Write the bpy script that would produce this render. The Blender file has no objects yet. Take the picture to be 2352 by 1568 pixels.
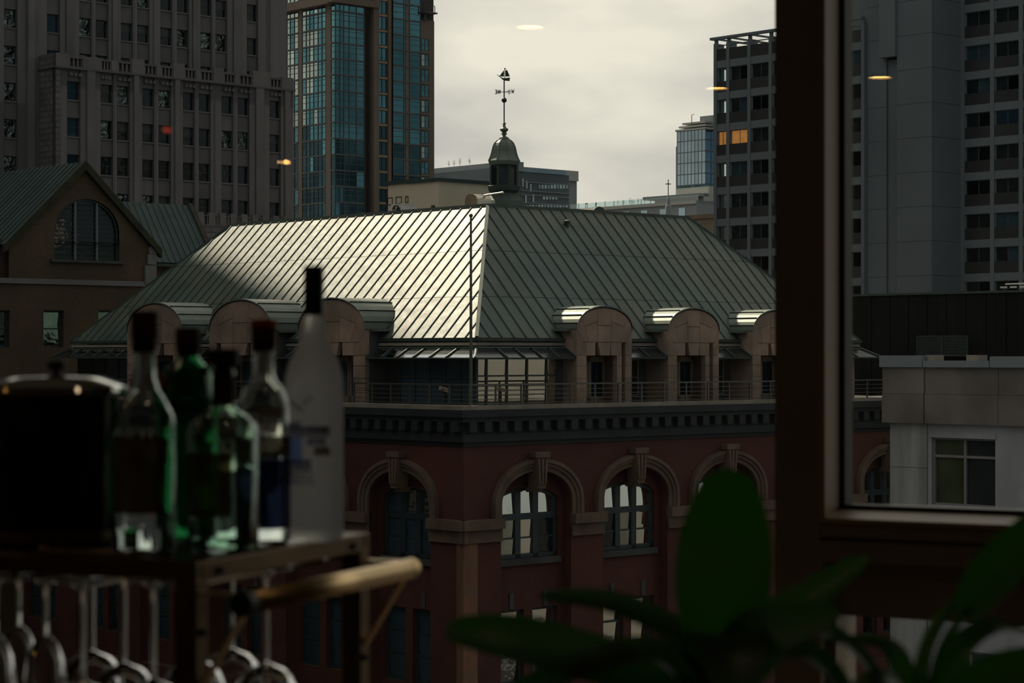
import bpy, math, random
from mathutils import Vector, Matrix
random.seed(7)
S = bpy.context.scene
COL = S.collection
PI = math.pi
# ------------------------------------------------------------------ camera
F, CX, HZ = 5000.0, 1176.0, 815.0            # focal length, centre and horizon in pixels of a 2352 px wide frame
cd = bpy.data.cameras.new('camera')
cam = bpy.data.objects.new('camera', cd); COL.objects.link(cam)
cd.sensor_width = 36.0; cd.lens = 36.0 * F / 2352.0
cd.shift_y = (HZ - 784.0) / 2352.0
cam.rotation_euler = (PI / 2, 0, 0)
cd.clip_start = 0.05; cd.clip_end = 3000
cd.dof.use_dof = True; cd.dof.focus_distance = 105.0; cd.dof.aperture_fstop = 9.0
S.camera = cam
# ------------------------------------------------------------------ exposure
S.view_settings.view_transform = 'Standard'
S.view_settings.look = 'None'
S.view_settings.exposure = 0.0
S.view_settings.gamma = 1.0
S.view_settings.use_curve_mapping = False
# ------------------------------------------------------------------ sun (behind the roofs, high on the left)
SUN_AZ, SUN_EL = math.radians(120), math.radians(42.5)
sl = bpy.data.lights.new('sun', 'SUN'); sun = bpy.data.objects.new('sun', sl); COL.objects.link(sun)
sl.energy = 6.2; sl.angle = math.radians(0.7); sl.color = (1.0, 0.86, 0.64)
to_sun = Vector((math.cos(SUN_AZ) * math.cos(SUN_EL), math.sin(SUN_AZ) * math.cos(SUN_EL), math.sin(SUN_EL)))
sun.rotation_euler = to_sun.to_track_quat('Z', 'Y').to_euler()
sun.location = (-40, 60, 60)
# ------------------------------------------------------------------ cloudy sky
W = bpy.data.worlds.new('sky'); S.world = W; W.use_nodes = True
nt = W.node_tree; nt.nodes.clear()
def wn(t, **k):
    n = nt.nodes.new(t)
    for a, b in k.items(): setattr(n, a, b)
    return n
wo = wn('ShaderNodeOutputWorld'); bg = wn('ShaderNodeBackground'); tc = wn('ShaderNodeTexCoord')
mp = wn('ShaderNodeMapping'); mp.inputs['Scale'].default_value = (7, 7, 17)
mp.inputs['Location'].default_value = (1.3, 0.2, 0.6)
nz = wn('ShaderNodeTexNoise'); nz.inputs['Scale'].default_value = 1.0; nz.inputs['Detail'].default_value = 4.0; nz.inputs['Roughness'].default_value = 0.48
cr = wn('ShaderNodeValToRGB')
e = cr.color_ramp.elements
e[0].position = 0.40; e[0].color = (0.53, 0.53, 0.545, 1)
e[1].position = 0.62; e[1].color = (0.86, 0.835, 0.795, 1)
dt = wn('ShaderNodeVectorMath', operation='DOT_PRODUCT'); dt.inputs[1].default_value = to_sun
mr = wn('ShaderNodeMapRange'); mr.inputs['From Min'].default_value = -1; mr.inputs['From Max'].default_value = 1
pw0 = wn('ShaderNodeMath', operation='POWER'); pw0.inputs[1].default_value = 1.6
glow = wn('ShaderNodeMix', data_type='RGBA')                 # cloud is brighter and warmer on the sun's side, cooler opposite
glow.inputs['A'].default_value = (0.145, 0.190, 0.225, 1); glow.inputs['B'].default_value = (1.44, 1.365, 1.20, 1)
ml = wn('ShaderNodeMix', data_type='RGBA', blend_type='MULTIPLY'); ml.inputs['Factor'].default_value = 1
L = nt.links
L.new(tc.outputs['Generated'], mp.inputs['Vector']); L.new(mp.outputs[0], nz.inputs['Vector'])
L.new(nz.outputs['Fac'], cr.inputs['Fac']); L.new(tc.outputs['Generated'], dt.inputs[0])
L.new(dt.outputs['Value'], mr.inputs['Value']); L.new(cr.outputs['Color'], ml.inputs['A']); L.new(mr.outputs[0], pw0.inputs[0]); L.new(pw0.outputs[0], glow.inputs['Factor']); L.new(glow.outputs['Result'], ml.inputs['B'])
L.new(ml.outputs['Result'], bg.inputs['Color']); L.new(bg.outputs[0], wo.inputs['Surface'])
bg.inputs['Strength'].default_value = 1.0

# ------------------------------------------------------------------ materials
M = {}
def mat(name, col, rough=0.8, metal=0.0, var=0.25, scale=1.0, bump=0.0, bscale=8.0, spec=0.5, rnd=0.0, coord='P', sub=None, trans=0.0, emit=None, stretch=None, col2=None, coat=0.0):
    """Procedural surface: base colour broken up by noise, per-piece variation, fine relief."""
    m = bpy.data.materials.new(name); m.use_nodes = True; M[name] = m
    t = m.node_tree; b = t.nodes['Principled BSDF']; N = t.nodes.new; K = t.links.new
    b.inputs['Roughness'].default_value = rough; b.inputs['Metallic'].default_value = metal
    b.inputs['Specular IOR Level'].default_value = spec
    if coat: b.inputs['Coat Weight'].default_value = coat
    if coord == 'P':
        src = N('ShaderNodeNewGeometry').outputs['Position']
    else:
        src = N('ShaderNodeTexCoord').outputs['Object']
    if stretch:
        q = N('ShaderNodeMapping'); q.inputs['Scale'].default_value = stretch; K(src, q.inputs['Vector']); src = q.outputs[0]
    z = N('ShaderNodeTexNoise'); z.inputs['Scale'].default_value = scale; z.inputs['Detail'].default_value = 5
    K(src, z.inputs['Vector'])
    r = N('ShaderNodeMapRange'); r.inputs['From Min'].default_value = .3; r.inputs['From Max'].default_value = .7
    r.inputs['To Min'].default_value = 1 - var; r.inputs['To Max'].default_value = 1 + var; K(z.outputs['Fac'], r.inputs['Value'])
    fac = r.outputs[0]
    if rnd:
        oi = N('ShaderNodeObjectInfo'); r2 = N('ShaderNodeMapRange')
        r2.inputs['To Min'].default_value = 1 - rnd; r2.inputs['To Max'].default_value = 1 + rnd; K(oi.outputs['Random'], r2.inputs['Value'])
        mm = N('ShaderNodeMath'); mm.operation = 'MULTIPLY'; K(fac, mm.inputs[0]); K(r2.outputs[0], mm.inputs[1]); fac = mm.outputs[0]
    base = N('ShaderNodeRGB'); base.outputs[0].default_value = (*col, 1); basec = base.outputs[0]
    if col2:
        z2 = N('ShaderNodeTexNoise'); z2.inputs['Scale'].default_value = scale * .37; z2.inputs['Detail'].default_value = 3; K(src, z2.inputs['Vector'])
        c2 = N('ShaderNodeMix'); c2.data_type = 'RGBA'; c2.inputs['A'].default_value = (*col, 1); c2.inputs['B'].default_value = (*col2, 1)
        r3 = N('ShaderNodeMapRange'); r3.inputs['From Min'].default_value = .4; r3.inputs['From Max'].default_value = .62; K(z2.outputs['Fac'], r3.inputs['Value'])
        K(r3.outputs[0], c2.inputs['Factor']); basec = c2.outputs['Result']
    v = N('ShaderNodeVectorMath'); v.operation = 'SCALE'; K(basec, v.inputs[0]); K(fac, v.inputs['Scale'])
    K(v.outputs[0], b.inputs['Base Color'])
    if bump:
        z3 = N('ShaderNodeTexNoise'); z3.inputs['Scale'].default_value = bscale; z3.inputs['Detail'].default_value = 2; K(src, z3.inputs['Vector'])
        bp = N('ShaderNodeBump'); bp.inputs['Strength'].default_value = 1.0; bp.inputs['Distance'].default_value = bump
        K(z3.outputs['Fac'], bp.inputs['Height']); K(bp.outputs[0], b.inputs['Normal'])
    if trans: b.inputs['Transmission Weight'].default_value = trans
    if emit:
        b.inputs['Emission Color'].default_value = (*emit[0], 1); b.inputs['Emission Strength'].default_value = emit[1]
    return m
def brick(name, c1, c2, mortar, w=.23, h=.075):
    m = mat(name, c1, .85, var=.3, scale=.35, coord='O'); t = m.node_tree; N = t.nodes.new; K = t.links.new
    b = t.nodes['Principled BSDF']
    src = N('ShaderNodeTexCoord').outputs['Object']
    sx = N('ShaderNodeSeparateXYZ'); K(src, sx.inputs[0]); ad = N('ShaderNodeMath'); K(sx.outputs[0], ad.inputs[0]); K(sx.outputs[1], ad.inputs[1])
    cb = N('ShaderNodeCombineXYZ'); K(ad.outputs[0], cb.inputs[0]); K(sx.outputs[2], cb.inputs[1])
    br = N('ShaderNodeTexBrick'); br.inputs['Color1'].default_value = (*c1, 1); br.inputs['Color2'].default_value = (*c2, 1); br.inputs['Mortar'].default_value = (*mortar, 1)
    br.inputs['Scale'].default_value = 1; br.inputs['Brick Width'].default_value = w; br.inputs['Row Height'].default_value = h; br.inputs['Mortar Size'].default_value = h * .16
    K(cb.outputs[0], br.inputs['Vector'])
    sc = [n for n in t.nodes if n.type == 'VECT_MATH'][0]
    K(br.outputs['Color'], sc.inputs[0])
    return m
def thin_glass(name, tint, refl=.04, rough=0.0, boost=1.0):
    """Flat window pane: sees through, mirrors more the flatter the view."""
    m = bpy.data.materials.new(name); m.use_nodes = True; M[name] = m
    t = m.node_tree; t.nodes.clear(); N = t.nodes.new; K = t.links.new
    o = N('ShaderNodeOutputMaterial'); mx = N('ShaderNodeMixShader'); tr = N('ShaderNodeBsdfTransparent'); gl = N('ShaderNodeBsdfGlossy')
    tr.inputs['Color'].default_value = (*tint, 1); gl.inputs['Roughness'].default_value = rough; gl.inputs['Color'].default_value = (1, 1, 1, 1)
    lw = N('ShaderNodeLayerWeight'); lw.inputs['Blend'].default_value = .5
    pw = N('ShaderNodeMath'); pw.operation = 'POWER'; pw.inputs[1].default_value = 5; K(lw.outputs['Facing'], pw.inputs[0])
    ma = N('ShaderNodeMath'); ma.operation = 'MULTIPLY_ADD'; ma.inputs[1].default_value = (1 - refl) * boost; ma.inputs[2].default_value = refl; K(pw.outputs[0], ma.inputs[0])
    K(ma.outputs[0], mx.inputs[0]); K(tr.outputs[0], mx.inputs[1]); K(gl.outputs[0], mx.inputs[2]); K(mx.outputs[0], o.inputs[0])
    return m
def solid_glass(name, col, rough=0.0, ior=1.48):
    m = bpy.data.materials.new(name); m.use_nodes = True; M[name] = m
    b = m.node_tree.nodes['Principled BSDF']
    b.inputs['Base Color'].default_value = (*col, 1); b.inputs['Roughness'].default_value = rough
    b.inputs['Transmission Weight'].default_value = 1; b.inputs['IOR'].default_value = ior
    return m

# ------------------------------------------------------------------ mesh helpers
ORG = {}
def _cube():
    me = bpy.data.meshes.new('block')
    v = [(x, y, z) for x in (-.5, .5) for y in (-.5, .5) for z in (-.5, .5)]
    f = [(0, 1, 3, 2), (4, 6, 7, 5), (0, 4, 5, 1), (2, 3, 7, 6), (0, 2, 6, 4), (1, 5, 7, 3)]
    me.from_pydata(v, [], f); me.materials.append(None); return me
CUBE = _cube()
def link(o, parent, org):
    COL.objects.link(o); ORG[o] = Vector(org)
    if parent is not None:
        o.parent = parent; o.location = Vector(org) - ORG[parent]
    else: o.location = org
    return o
def blk(name, m, parent, x0, x1, y0, y1, z0, z1, tilt=None):
    """One box-shaped piece (shared mesh data)."""
    o = bpy.data.objects.new(name, CUBE)
    o.material_slots[0].link = 'OBJECT'; o.material_slots[0].material = M[m] if isinstance(m, str) else m
    link(o, parent, ((x0 + x1) / 2, (y0 + y1) / 2, (z0 + z1) / 2))
    o.scale = (abs(x1 - x0), abs(y1 - y0), abs(z1 - z0))
    if tilt: o.rotation_euler = tilt
    return o
class MB:
    def __init__(s): s.v = []; s.f = []
    def add(s, vs, fs):
        n = len(s.v); s.v += [tuple(p) for p in vs]; s.f += [tuple(i + n for i in f) for f in fs]; return s
    def box(s, x0, x1, y0, y1, z0, z1):
        v = [(x, y, z) for x in (x0, x1) for y in (y0, y1) for z in (z0, z1)]
        return s.add(v, [(0, 1, 3, 2), (4, 6, 7, 5), (0, 4, 5, 1), (2, 3, 7, 6), (0, 2, 6, 4), (1, 5, 7, 3)])
    def hull8(s, b, t):
        return s.add(list(b) + list(t), [(3, 2, 1, 0), (4, 5, 6, 7), (0, 1, 5, 4), (1, 2, 6, 5), (2, 3, 7, 6), (3, 0, 4, 7)])
    def prism(s, pts0, pts1):
        n = len(pts0)
        return s.add(list(pts0) + list(pts1), [tuple(range(n))[::-1], tuple(range(n, 2 * n))] + [(i, (i + 1) % n, (i + 1) % n + n, i + n) for i in range(n)])
    def bar(s, a, b, w, h=None, up=(0, 0, 1)):
        a, b = Vector(a), Vector(b); d = (b - a).normalized(); u = Vector(up)
        x = d.cross(u)
        if x.length < 1e-4: x = d.cross(Vector((1, 0, 0)))
        x.normalize(); y = x.cross(d); h = h or w
        q = [x * (w / 2 * i) + y * (h / 2 * j) for i, j in ((-1, -1), (1, -1), (1, 1), (-1, 1))]
        return s.hull8([a + k for k in q], [b + k for k in q])
    def tube(s, pts, r, n=10, caps=True):
        pts = [Vector(p) for p in pts]; rr = r if isinstance(r, (list, tuple)) else [r] * len(pts); rings = []
        prev = None
        for i, p in enumerate(pts):
            d = (pts[min(i + 1, len(pts) - 1)] - pts[max(i - 1, 0)]).normalized()
            if prev is None:
                x = d.cross(Vector((0, 0, 1)))
                if x.length < 1e-3: x = d.cross(Vector((1, 0, 0)))
            else: x = prev - d * prev.dot(d)
            x.normalize(); prev = x; y = d.cross(x)
            rings.append([p + (x * math.cos(2 * PI * k / n) + y * math.sin(2 * PI * k / n)) * rr[i] for k in range(n)])
        base = len(s.v)
        for g in rings: s.v += [tuple(q) for q in g]
        for i in range(len(pts) - 1):
            for k in range(n):
                a = base + i * n + k; b = base + i * n + (k + 1) % n; s.f.append((a, b, b + n, a + n))
        if caps: s.f.append(tuple(base + k for k in range(n))[::-1]); s.f.append(tuple(base + (len(pts) - 1) * n + k for k in range(n)))
        return s
    def lathe(s, prof, n=32, c=(0, 0, 0), caps=True, rot=0.0):
        base = len(s.v)
        for r, z in prof:
            for k in range(n):
                a = 2 * PI * k / n + rot; s.v.append((c[0] + r * math.cos(a), c[1] + r * math.sin(a), c[2] + z))
        for i in range(len(prof) - 1):
            for k in range(n):
                a = base + i * n + k; b = base + i * n + (k + 1) % n; s.f.append((a, b, b + n, a + n))
        if caps: s.f.append(tuple(base + k for k in range(n))[::-1]); s.f.append(tuple(base + (len(prof) - 1) * n + k for k in range(n)))
        return s
    def build(s, name, m, parent=None, smooth=False, org=(0, 0, 0)):
        me = bpy.data.meshes.new(name); me.from_pydata(s.v, [], s.f)
        if smooth: me.polygons.foreach_set('use_smooth', [True] * len(me.polygons))
        me.materials.append(M[m] if isinstance(m, str) else m)
        o = bpy.data.objects.new(name, me)
        return link(o, parent, org)
def smooth_angle(o, deg=35):
    me = o.data
    me.polygons.foreach_set('use_smooth', [True] * len(me.polygons))
    me.set_sharp_from_angle(angle=math.radians(deg)); return o
def tag(o, label, cat=None, group=None, kind=None):
    if label: o['label'] = label
    if cat: o['category'] = cat
    if group: o['group'] = group
    if kind: o['kind'] = kind
    return o
def empty(name, loc, rz=0.0):
    o = bpy.data.objects.new(name, None); COL.objects.link(o); o.location = loc; o.rotation_euler = (0, 0, rz)
    o.empty_display_size = .1; ORG[o] = Vector((0, 0, 0)); return o
def at(px, py, Y): return Vector(((px - CX) / F * Y, Y, (HZ - py) / F * Y))
GROUND = -24.0
TOWER_GAP, TOWER_TOP = 13.0, 150.0
class Bld:
    """A building with its near corner at the origin: local +x runs along its right-hand front, +y along its left-hand front, heights are counted from eye level."""
    def __init__(s, name, label, px, Y, deg=42.5, base=GROUND, cat='building'):
        s.o = Vector(((px - CX) / F * Y, Y)); t = math.radians(deg)
        s.u = Vector((math.cos(t), math.sin(t))); s.w = Vector((-math.sin(t), math.cos(t)))
        s.root = empty(name, (s.o.x, s.o.y, base), t); ORG[s.root] = Vector((0, 0, base)); tag(s.root, label, cat)
    def wp(s, x, y): return s.o + s.u * x + s.w * y
    def rx(s, px, out=0.0):
        k = (px - CX) / F; p = s.o - s.w * out
        return (k * p.y - p.x) / (s.u.x - k * s.u.y)
    def ly(s, px, out=0.0):
        k = (px - CX) / F; p = s.o - s.u * out
        return (k * p.y - p.x) / (s.w.x - k * s.w.y)
    def zR(s, py, a, out=0.0): return (HZ - py) / F * s.wp(a, -out).y
    def zL(s, py, a, out=0.0): return (HZ - py) / F * s.wp(-out, a).y
def fxyz(face, a, h, d): return (a, -d, h) if face == 'R' else (-d, a, h)
def fblk(name, m, parent, face, s0, s1, h0, h1, d0, d1, tilt=0.0):
    tl = None
    if tilt: tl = (tilt, 0, 0) if face == 'R' else (0, -tilt, 0)
    if face == 'R': return blk(name, m, parent, s0, s1, -d1, -d0, h0, h1, tl)
    return blk(name, m, parent, -d1, -d0, s0, s1, h0, h1, tl)
def fbox(mb, face, s0, s1, h0, h1, d0, d1):
    return mb.box(s0, s1, -d1, -d0, h0, h1) if face == 'R' else mb.box(-d1, -d0, s0, s1, h0, h1)
def fprism(mb, face, pts, d0, d1):
    return mb.prism([fxyz(face, a, h, d0) for a, h in pts], [fxyz(face, a, h, d1) for a, h in pts])
def fwin(parent, face, s0, s1, h0, h1, d, fm, pm, cols=1, rows=1, fw=.06, fd=.08, bw=None, name='window', pane='pane', tilt=0.0, rfrac=None):
    """Framed window; every pane is its own piece behind the bars."""
    bw = bw or fw * .7; mb = MB()
    fbox(mb, face, s0, s1, h0, h0 + fw, d - fd, d); fbox(mb, face, s0, s1, h1 - fw, h1, d - fd, d)
    fbox(mb, face, s0, s0 + fw, h0 + fw, h1 - fw, d - fd, d); fbox(mb, face, s1 - fw, s1, h0 + fw, h1 - fw, d - fd, d)
    xs = [s0 + fw + (s1 - s0 - 2 * fw) * i / cols for i in range(cols + 1)]
    fr = rfrac or [i / rows for i in range(rows + 1)]
    zs = [h0 + fw + (h1 - h0 - 2 * fw) * q for q in fr]
    for x in xs[1:-1]: fbox(mb, face, x - bw / 2, x + bw / 2, h0 + fw, h1 - fw, d - fd, d - .01)
    for z in zs[1:-1]: fbox(mb, face, s0 + fw, s1 - fw, z - bw / 2, z + bw / 2, d - fd, d - .005)
    o = mb.build(name, fm, parent)
    for i in range(len(xs) - 1):
        for j in range(len(zs) - 1):
            p = pm(i, j) if callable(pm) else pm
            fblk(pane, p, o, face, xs[i], xs[i + 1], zs[j], zs[j + 1], d - fd - .01, d - fd + .01, tilt)
    return o
def arch_pts(s0, s1, hs, ht, n=14):
    c = (s0 + s1) / 2; r = (s1 - s0) / 2
    return [(c - r * math.cos(PI * i / n), hs + (ht - hs) * math.sin(PI * i / n)) for i in range(n + 1)]
def arch_wall(mb, face, s0, s1, h0, h1, d, ops, rev):
    """Wall front with arched (or square) openings and their reveals."""
    def q(pts, dd=d): mb.add([fxyz(face, a, h, dd) for a, h in pts], [tuple(range(len(pts)))])
    x = s0
    for (a, b, hb, hs, ht) in sorted(ops):
        if a > x: q([(x, h0), (a, h0), (a, h1), (x, h1)])
        if hb > h0: q([(a, h0), (b, h0), (b, hb), (a, hb)])
        pts = arch_pts(a, b, hs, ht) if ht > hs + 1e-3 else [(a, hs), (b, hs)]
        for (p, r) in zip(pts, pts[1:]): q([p, r, (r[0], h1), (p[0], h1)])
        loop = [(a, hb)] + pts + [(b, hb)]
        for (p, r) in zip(loop, loop[1:] + loop[:1]):
            mb.add([fxyz(face, *p, d), fxyz(face, *r, d), fxyz(face, *r, d - rev), fxyz(face, *p, d - rev)], [(0, 1, 2, 3)])
        x = b
    if x < s1: q([(x, h0), (s1, h0), (s1, h1), (x, h1)])
# ------------------------------------------------------------------ the materials of the place
mat('roof_copper', (.038, .072, .066), .46, .0, spec=.33, var=.22, scale=.5, bump=.02, bscale=1.3, rnd=.10, col2=(.066, .083, .064))
mat('roof_copper_old', (.026, .052, .052), .65, 0, spec=.25, var=.25, scale=.6, rnd=.08)
mat('seam_copper', (.020, .030, .026), .6, .1, var=.2, scale=1)
mat('copper_dark', (.035, .055, .048), .6, .2, var=.3, scale=1.5)
mat('copper_pale', (.11, .135, .115), .5, .2, var=.2, scale=1.5)
mat('fascia_sunlit', (.42, .37, .29), .5, .2, var=.15, scale=1)
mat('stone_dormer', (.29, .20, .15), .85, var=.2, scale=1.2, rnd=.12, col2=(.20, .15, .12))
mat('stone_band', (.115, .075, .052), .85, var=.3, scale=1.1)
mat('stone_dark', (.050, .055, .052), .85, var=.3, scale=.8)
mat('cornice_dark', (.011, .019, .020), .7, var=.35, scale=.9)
mat('coping', (.22, .19, .16), .8, var=.2, scale=1)
brick('brick_red', (.092, .018, .010), (.066, .014, .009), (.055, .024, .018))
brick('brick_strip', (.19, .085, .045), (.15, .068, .038), (.14, .08, .05))
brick('brick_tan', (.100, .062, .033), (.075, .045, .025), (.05, .035, .022), .24, .09)
brick('stone_tower', (.150, .142, .146), (.118, .113, .118), (.085, .082, .086), 1.3, .55)
mat('stone_tower_plain', (.148, .140, .141), .85, var=.18, scale=.25, rnd=.06)
mat('stone_tower_panel', (.112, .107, .110), .85, var=.2, scale=.4, rnd=.08)
mat('frame_dark', (.03, .04, .042), .5, var=.2, scale=2)
mat('frame_green', (.022, .038, .042), .5, var=.2, scale=2)
mat('frame_tan', (.20, .15, .105), .6, var=.15, scale=2)
mat('rail_metal', (.11, .108, .095), .45, .6, var=.15, scale=2)
mat('steel_bright', (.55, .50, .42), .3, .9, var=.1, scale=2)
mat('pane_dark', (.012, .018, .019), .06, var=.3, scale=.8, spec=.55, bump=.02, bscale=1.5)
mat('pane_blind', (.045, .055, .055), .25, var=.2, scale=.8, spec=.4)
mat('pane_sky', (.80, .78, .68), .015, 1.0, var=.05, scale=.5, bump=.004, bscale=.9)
mat('pane_wavy', (.42, .44, .40), .03, 1.0, var=.25, scale=.6, bump=.05, bscale=1.1)
mat('pane_curly', (.10, .12, .115), .04, 1.0, var=.9, scale=1.8, bump=.35, bscale=1.5)
mat('pane_blue', (.085, .17, .25), .05, .9, var=.2, scale=.7)
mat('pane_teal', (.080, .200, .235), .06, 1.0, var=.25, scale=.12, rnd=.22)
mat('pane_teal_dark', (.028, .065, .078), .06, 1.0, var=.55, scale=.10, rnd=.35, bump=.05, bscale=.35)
mat('pane_pale', (.34, .40, .37), .05, 1.0, var=.2, scale=.1, rnd=.15)
mat('pane_grey', (.22, .29, .33), .06, 1.0, var=.2, scale=.1, rnd=.12)
mat('pane_green', (.035, .045, .022), .1, var=.6, scale=.9, spec=.4)
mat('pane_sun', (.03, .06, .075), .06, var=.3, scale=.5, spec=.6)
mat('skylight_dark_reflection', (.05, .06, .065), .2, .6, var=.15, scale=1.0)  # right-hand canopy glass; its darker reflection is put into the colour
mat('pane_balcony', (.045, .058, .060), .08, 1.0, var=.4, scale=.4, rnd=.3)
mat('moss', (.030, .030, .014), .95, var=.4, scale=1.5)
mat('mullion_grey', (.10, .125, .14), .5, var=.1, scale=.3)
mat('skylight', (.42, .47, .50), .08, 1.0, var=.15, scale=1.0)
mat('lit_room', (.6, .25, .07), .6, emit=((1, .42, .10), .22), var=.5, scale=.8)
mat('tower_brown', (.145, .115, .092), .85, var=.15, scale=.1, rnd=.05)
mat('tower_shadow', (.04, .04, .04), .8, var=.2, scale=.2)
mat('tower_slab', (.085, .090, .09), .8, var=.12, scale=.2)
mat('tower_tan', (.26, .19, .13), .8, var=.2, scale=.8, rnd=.1)
mat('concrete_cool', (.150, .175, .190), .85, var=.10, scale=.15, rnd=.03)
mat('concrete_shaft', (.125, .148, .162), .85, var=.12, scale=.12)
mat('spandrel_dark', (.026, .030, .031), .6, var=.2, scale=.4, rnd=.15)
mat('concrete_near', (.25, .255, .265), .85, var=.28, scale=.55, stretch=(1, 1, .35), bump=.01, bscale=5, rnd=.05)
mat('concrete_board', (.21, .21, .21), .85, var=.28, scale=1.1, stretch=(2.2, 2.2, .22), bump=.015, bscale=3, rnd=.06)
mat('concrete_brown', (.13, .115, .105), .9, var=.35, scale=.7, rnd=.05)
mat('black_cladding', (.006, .0095, .010), .8, spec=.15, var=.3, scale=.3, rnd=.12)
mat('cream_wall', (.52, .46, .36), .85, var=.06, scale=.6)
mat('beige_wall', (.34, .27, .21), .85, var=.08, scale=.5)
mat('far_grey', (.24, .27, .28), .8, var=.1, scale=.05)
mat('far_dark', (.085, .11, .125), .6, var=.2, scale=.05)
mat('far_pale', (.40, .41, .38), .7, var=.1, scale=.05)
mat('white_paint', (.6, .6, .57), .5, var=.08, scale=1)
mat('asphalt', (.05, .05, .05), .9, var=.2, scale=.05)
mat('twig', (.10, .085, .06), .9, var=.2, scale=3)
mat('shrub_leaf', (.05, .07, .03), .8, var=.3, scale=2)
mat('iron', (.05, .055, .05), .5, .5, var=.2, scale=2)
# inside
mat('frame_brown', (.25, .215, .165), .45, var=.12, scale=3)
mat('trim_tan', (.33, .25, .175), .5, var=.08, scale=4)
mat('gasket', (.012, .014, .015), .6, var=.1, scale=5)
mat('plaster', (.45, .41, .36), .9, var=.05, scale=1)
mat('ceiling_paint', (.40, .37, .33), .9, var=.05, scale=1)
mat('floor_wood', (.075, .045, .026), .45, var=.3, scale=1.2, stretch=(1, 9, 1))
mat('brass', (.88, .62, .30), .34, 1.0, var=.10, scale=8)
mat('bronze', (.17, .115, .06), .42, .8, var=.2, scale=8)
mat('cart_wood', (.075, .040, .028), .28, var=.3, scale=7, stretch=(1, 7, 1), coat=.3)
mat('rubber_black', (.010, .012, .012), .5, var=.1, scale=8)
mat('cork', (.050, .028, .017), .8, var=.35, scale=60)
mat('cork_red', (.50, .055, .028), .5, var=.2, scale=60)
mat('cap_navy', (.008, .014, .028), .35, .3, var=.15, scale=20)
mat('chrome', (.72, .72, .70), .10, 1.0, var=.04, scale=10)
mat('bucket_black', (.010, .011, .013), .12, .2, var=.2, scale=8)
mat('label_paper', (.46, .42, .30), .7, var=.1, scale=40)
mat('label_amber', (.10, .055, .022), .6, var=.4, scale=30)
mat('label_navy', (.010, .018, .060), .35, var=.2, scale=25)
mat('label_brown', (.10, .075, .055), .6, var=.2, scale=25)
mat('seal_red', (.25, .012, .010), .4, var=.2, scale=30)
mat('print_blue', (.045, .10, .27), .5, var=.3, scale=40)
mat('print_grey', (.10, .10, .125), .5, var=.35, scale=35)
mat('leaf', (.035, .105, .018), .35, var=.2, scale=14, spec=.5)
mat('leaf_under', (.045, .09, .03), .4, var=.2, scale=14)
mat('pot_clay', (.035, .033, .032), .6, var=.2, scale=12)
mat('soil', (.02, .014, .01), .95, var=.4, scale=60)
mat('table_black', (.02, .019, .018), .5, var=.2, scale=10)
mat('downlight', (1, .8, .5), .5, emit=((1.0, .50, .13), 26.0), var=0)
mat('downlight_fill', (1, .8, .5), .5, emit=((1.0, .74, .46), 11.0), var=0)
mat('lamp_red', (1, .1, .05), .5, emit=((1.0, .10, .05), 1.6), var=0)
mat('lamp_trim', (.3, .28, .25), .4, .3, var=.05, scale=10)
thin_glass('window_glass', (.955, .968, .962), .045)
thin_glass('rail_glass', (.75, .85, .85), .08)
solid_glass('glass_clear', (.90, .95, .93))
solid_glass('glass_green', (.10, .36, .20))
solid_glass('glass_pale_green', (.70, .88, .78))
solid_glass('glass_frost', (.90, .92, .95), .55)
solid_glass('glass_wine', (.97, .985, .98))
def leafy(name, col, tcol):
    m = bpy.data.materials.new(name); m.use_nodes = True; M[name] = m
    t = m.node_tree; b = t.nodes['Principled BSDF']; N = t.nodes.new; K = t.links.new
    b.inputs['Base Color'].default_value = (*col, 1); b.inputs['Roughness'].default_value = .42; b.inputs['Specular IOR Level'].default_value = .8
    tl = N('ShaderNodeBsdfTranslucent'); mx = N('ShaderNodeMixShader'); mx.inputs[0].default_value = .4
    z = N('ShaderNodeTexNoise'); z.inputs['Scale'].default_value = 18; q = N('ShaderNodeMix'); q.data_type = 'RGBA'
    q.inputs['A'].default_value = (tcol[0] * .7, tcol[1] * .7, tcol[2] * .7, 1); q.inputs['B'].default_value = (*tcol, 1)
    K(N('ShaderNodeTexCoord').outputs['Object'], z.inputs['Vector']); K(z.outputs['Fac'], q.inputs['Factor']); K(q.outputs['Result'], tl.inputs['Color'])
    o = [n for n in t.nodes if n.type == 'OUTPUT_MATERIAL'][0]
    K(b.outputs[0], mx.inputs[1]); K(tl.outputs[0], mx.inputs[2]); K(mx.outputs[0], o.inputs[0])
leafy('leaf_live', (.014, .052, .013), (.058, .28, .018))
mat('lamp_dim', (1, .8, .5), .5, emit=((1.0, .55, .2), 9.0), var=0)
mat('label_white', (.62, .62, .62), .6, var=.1, scale=40)
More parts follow.
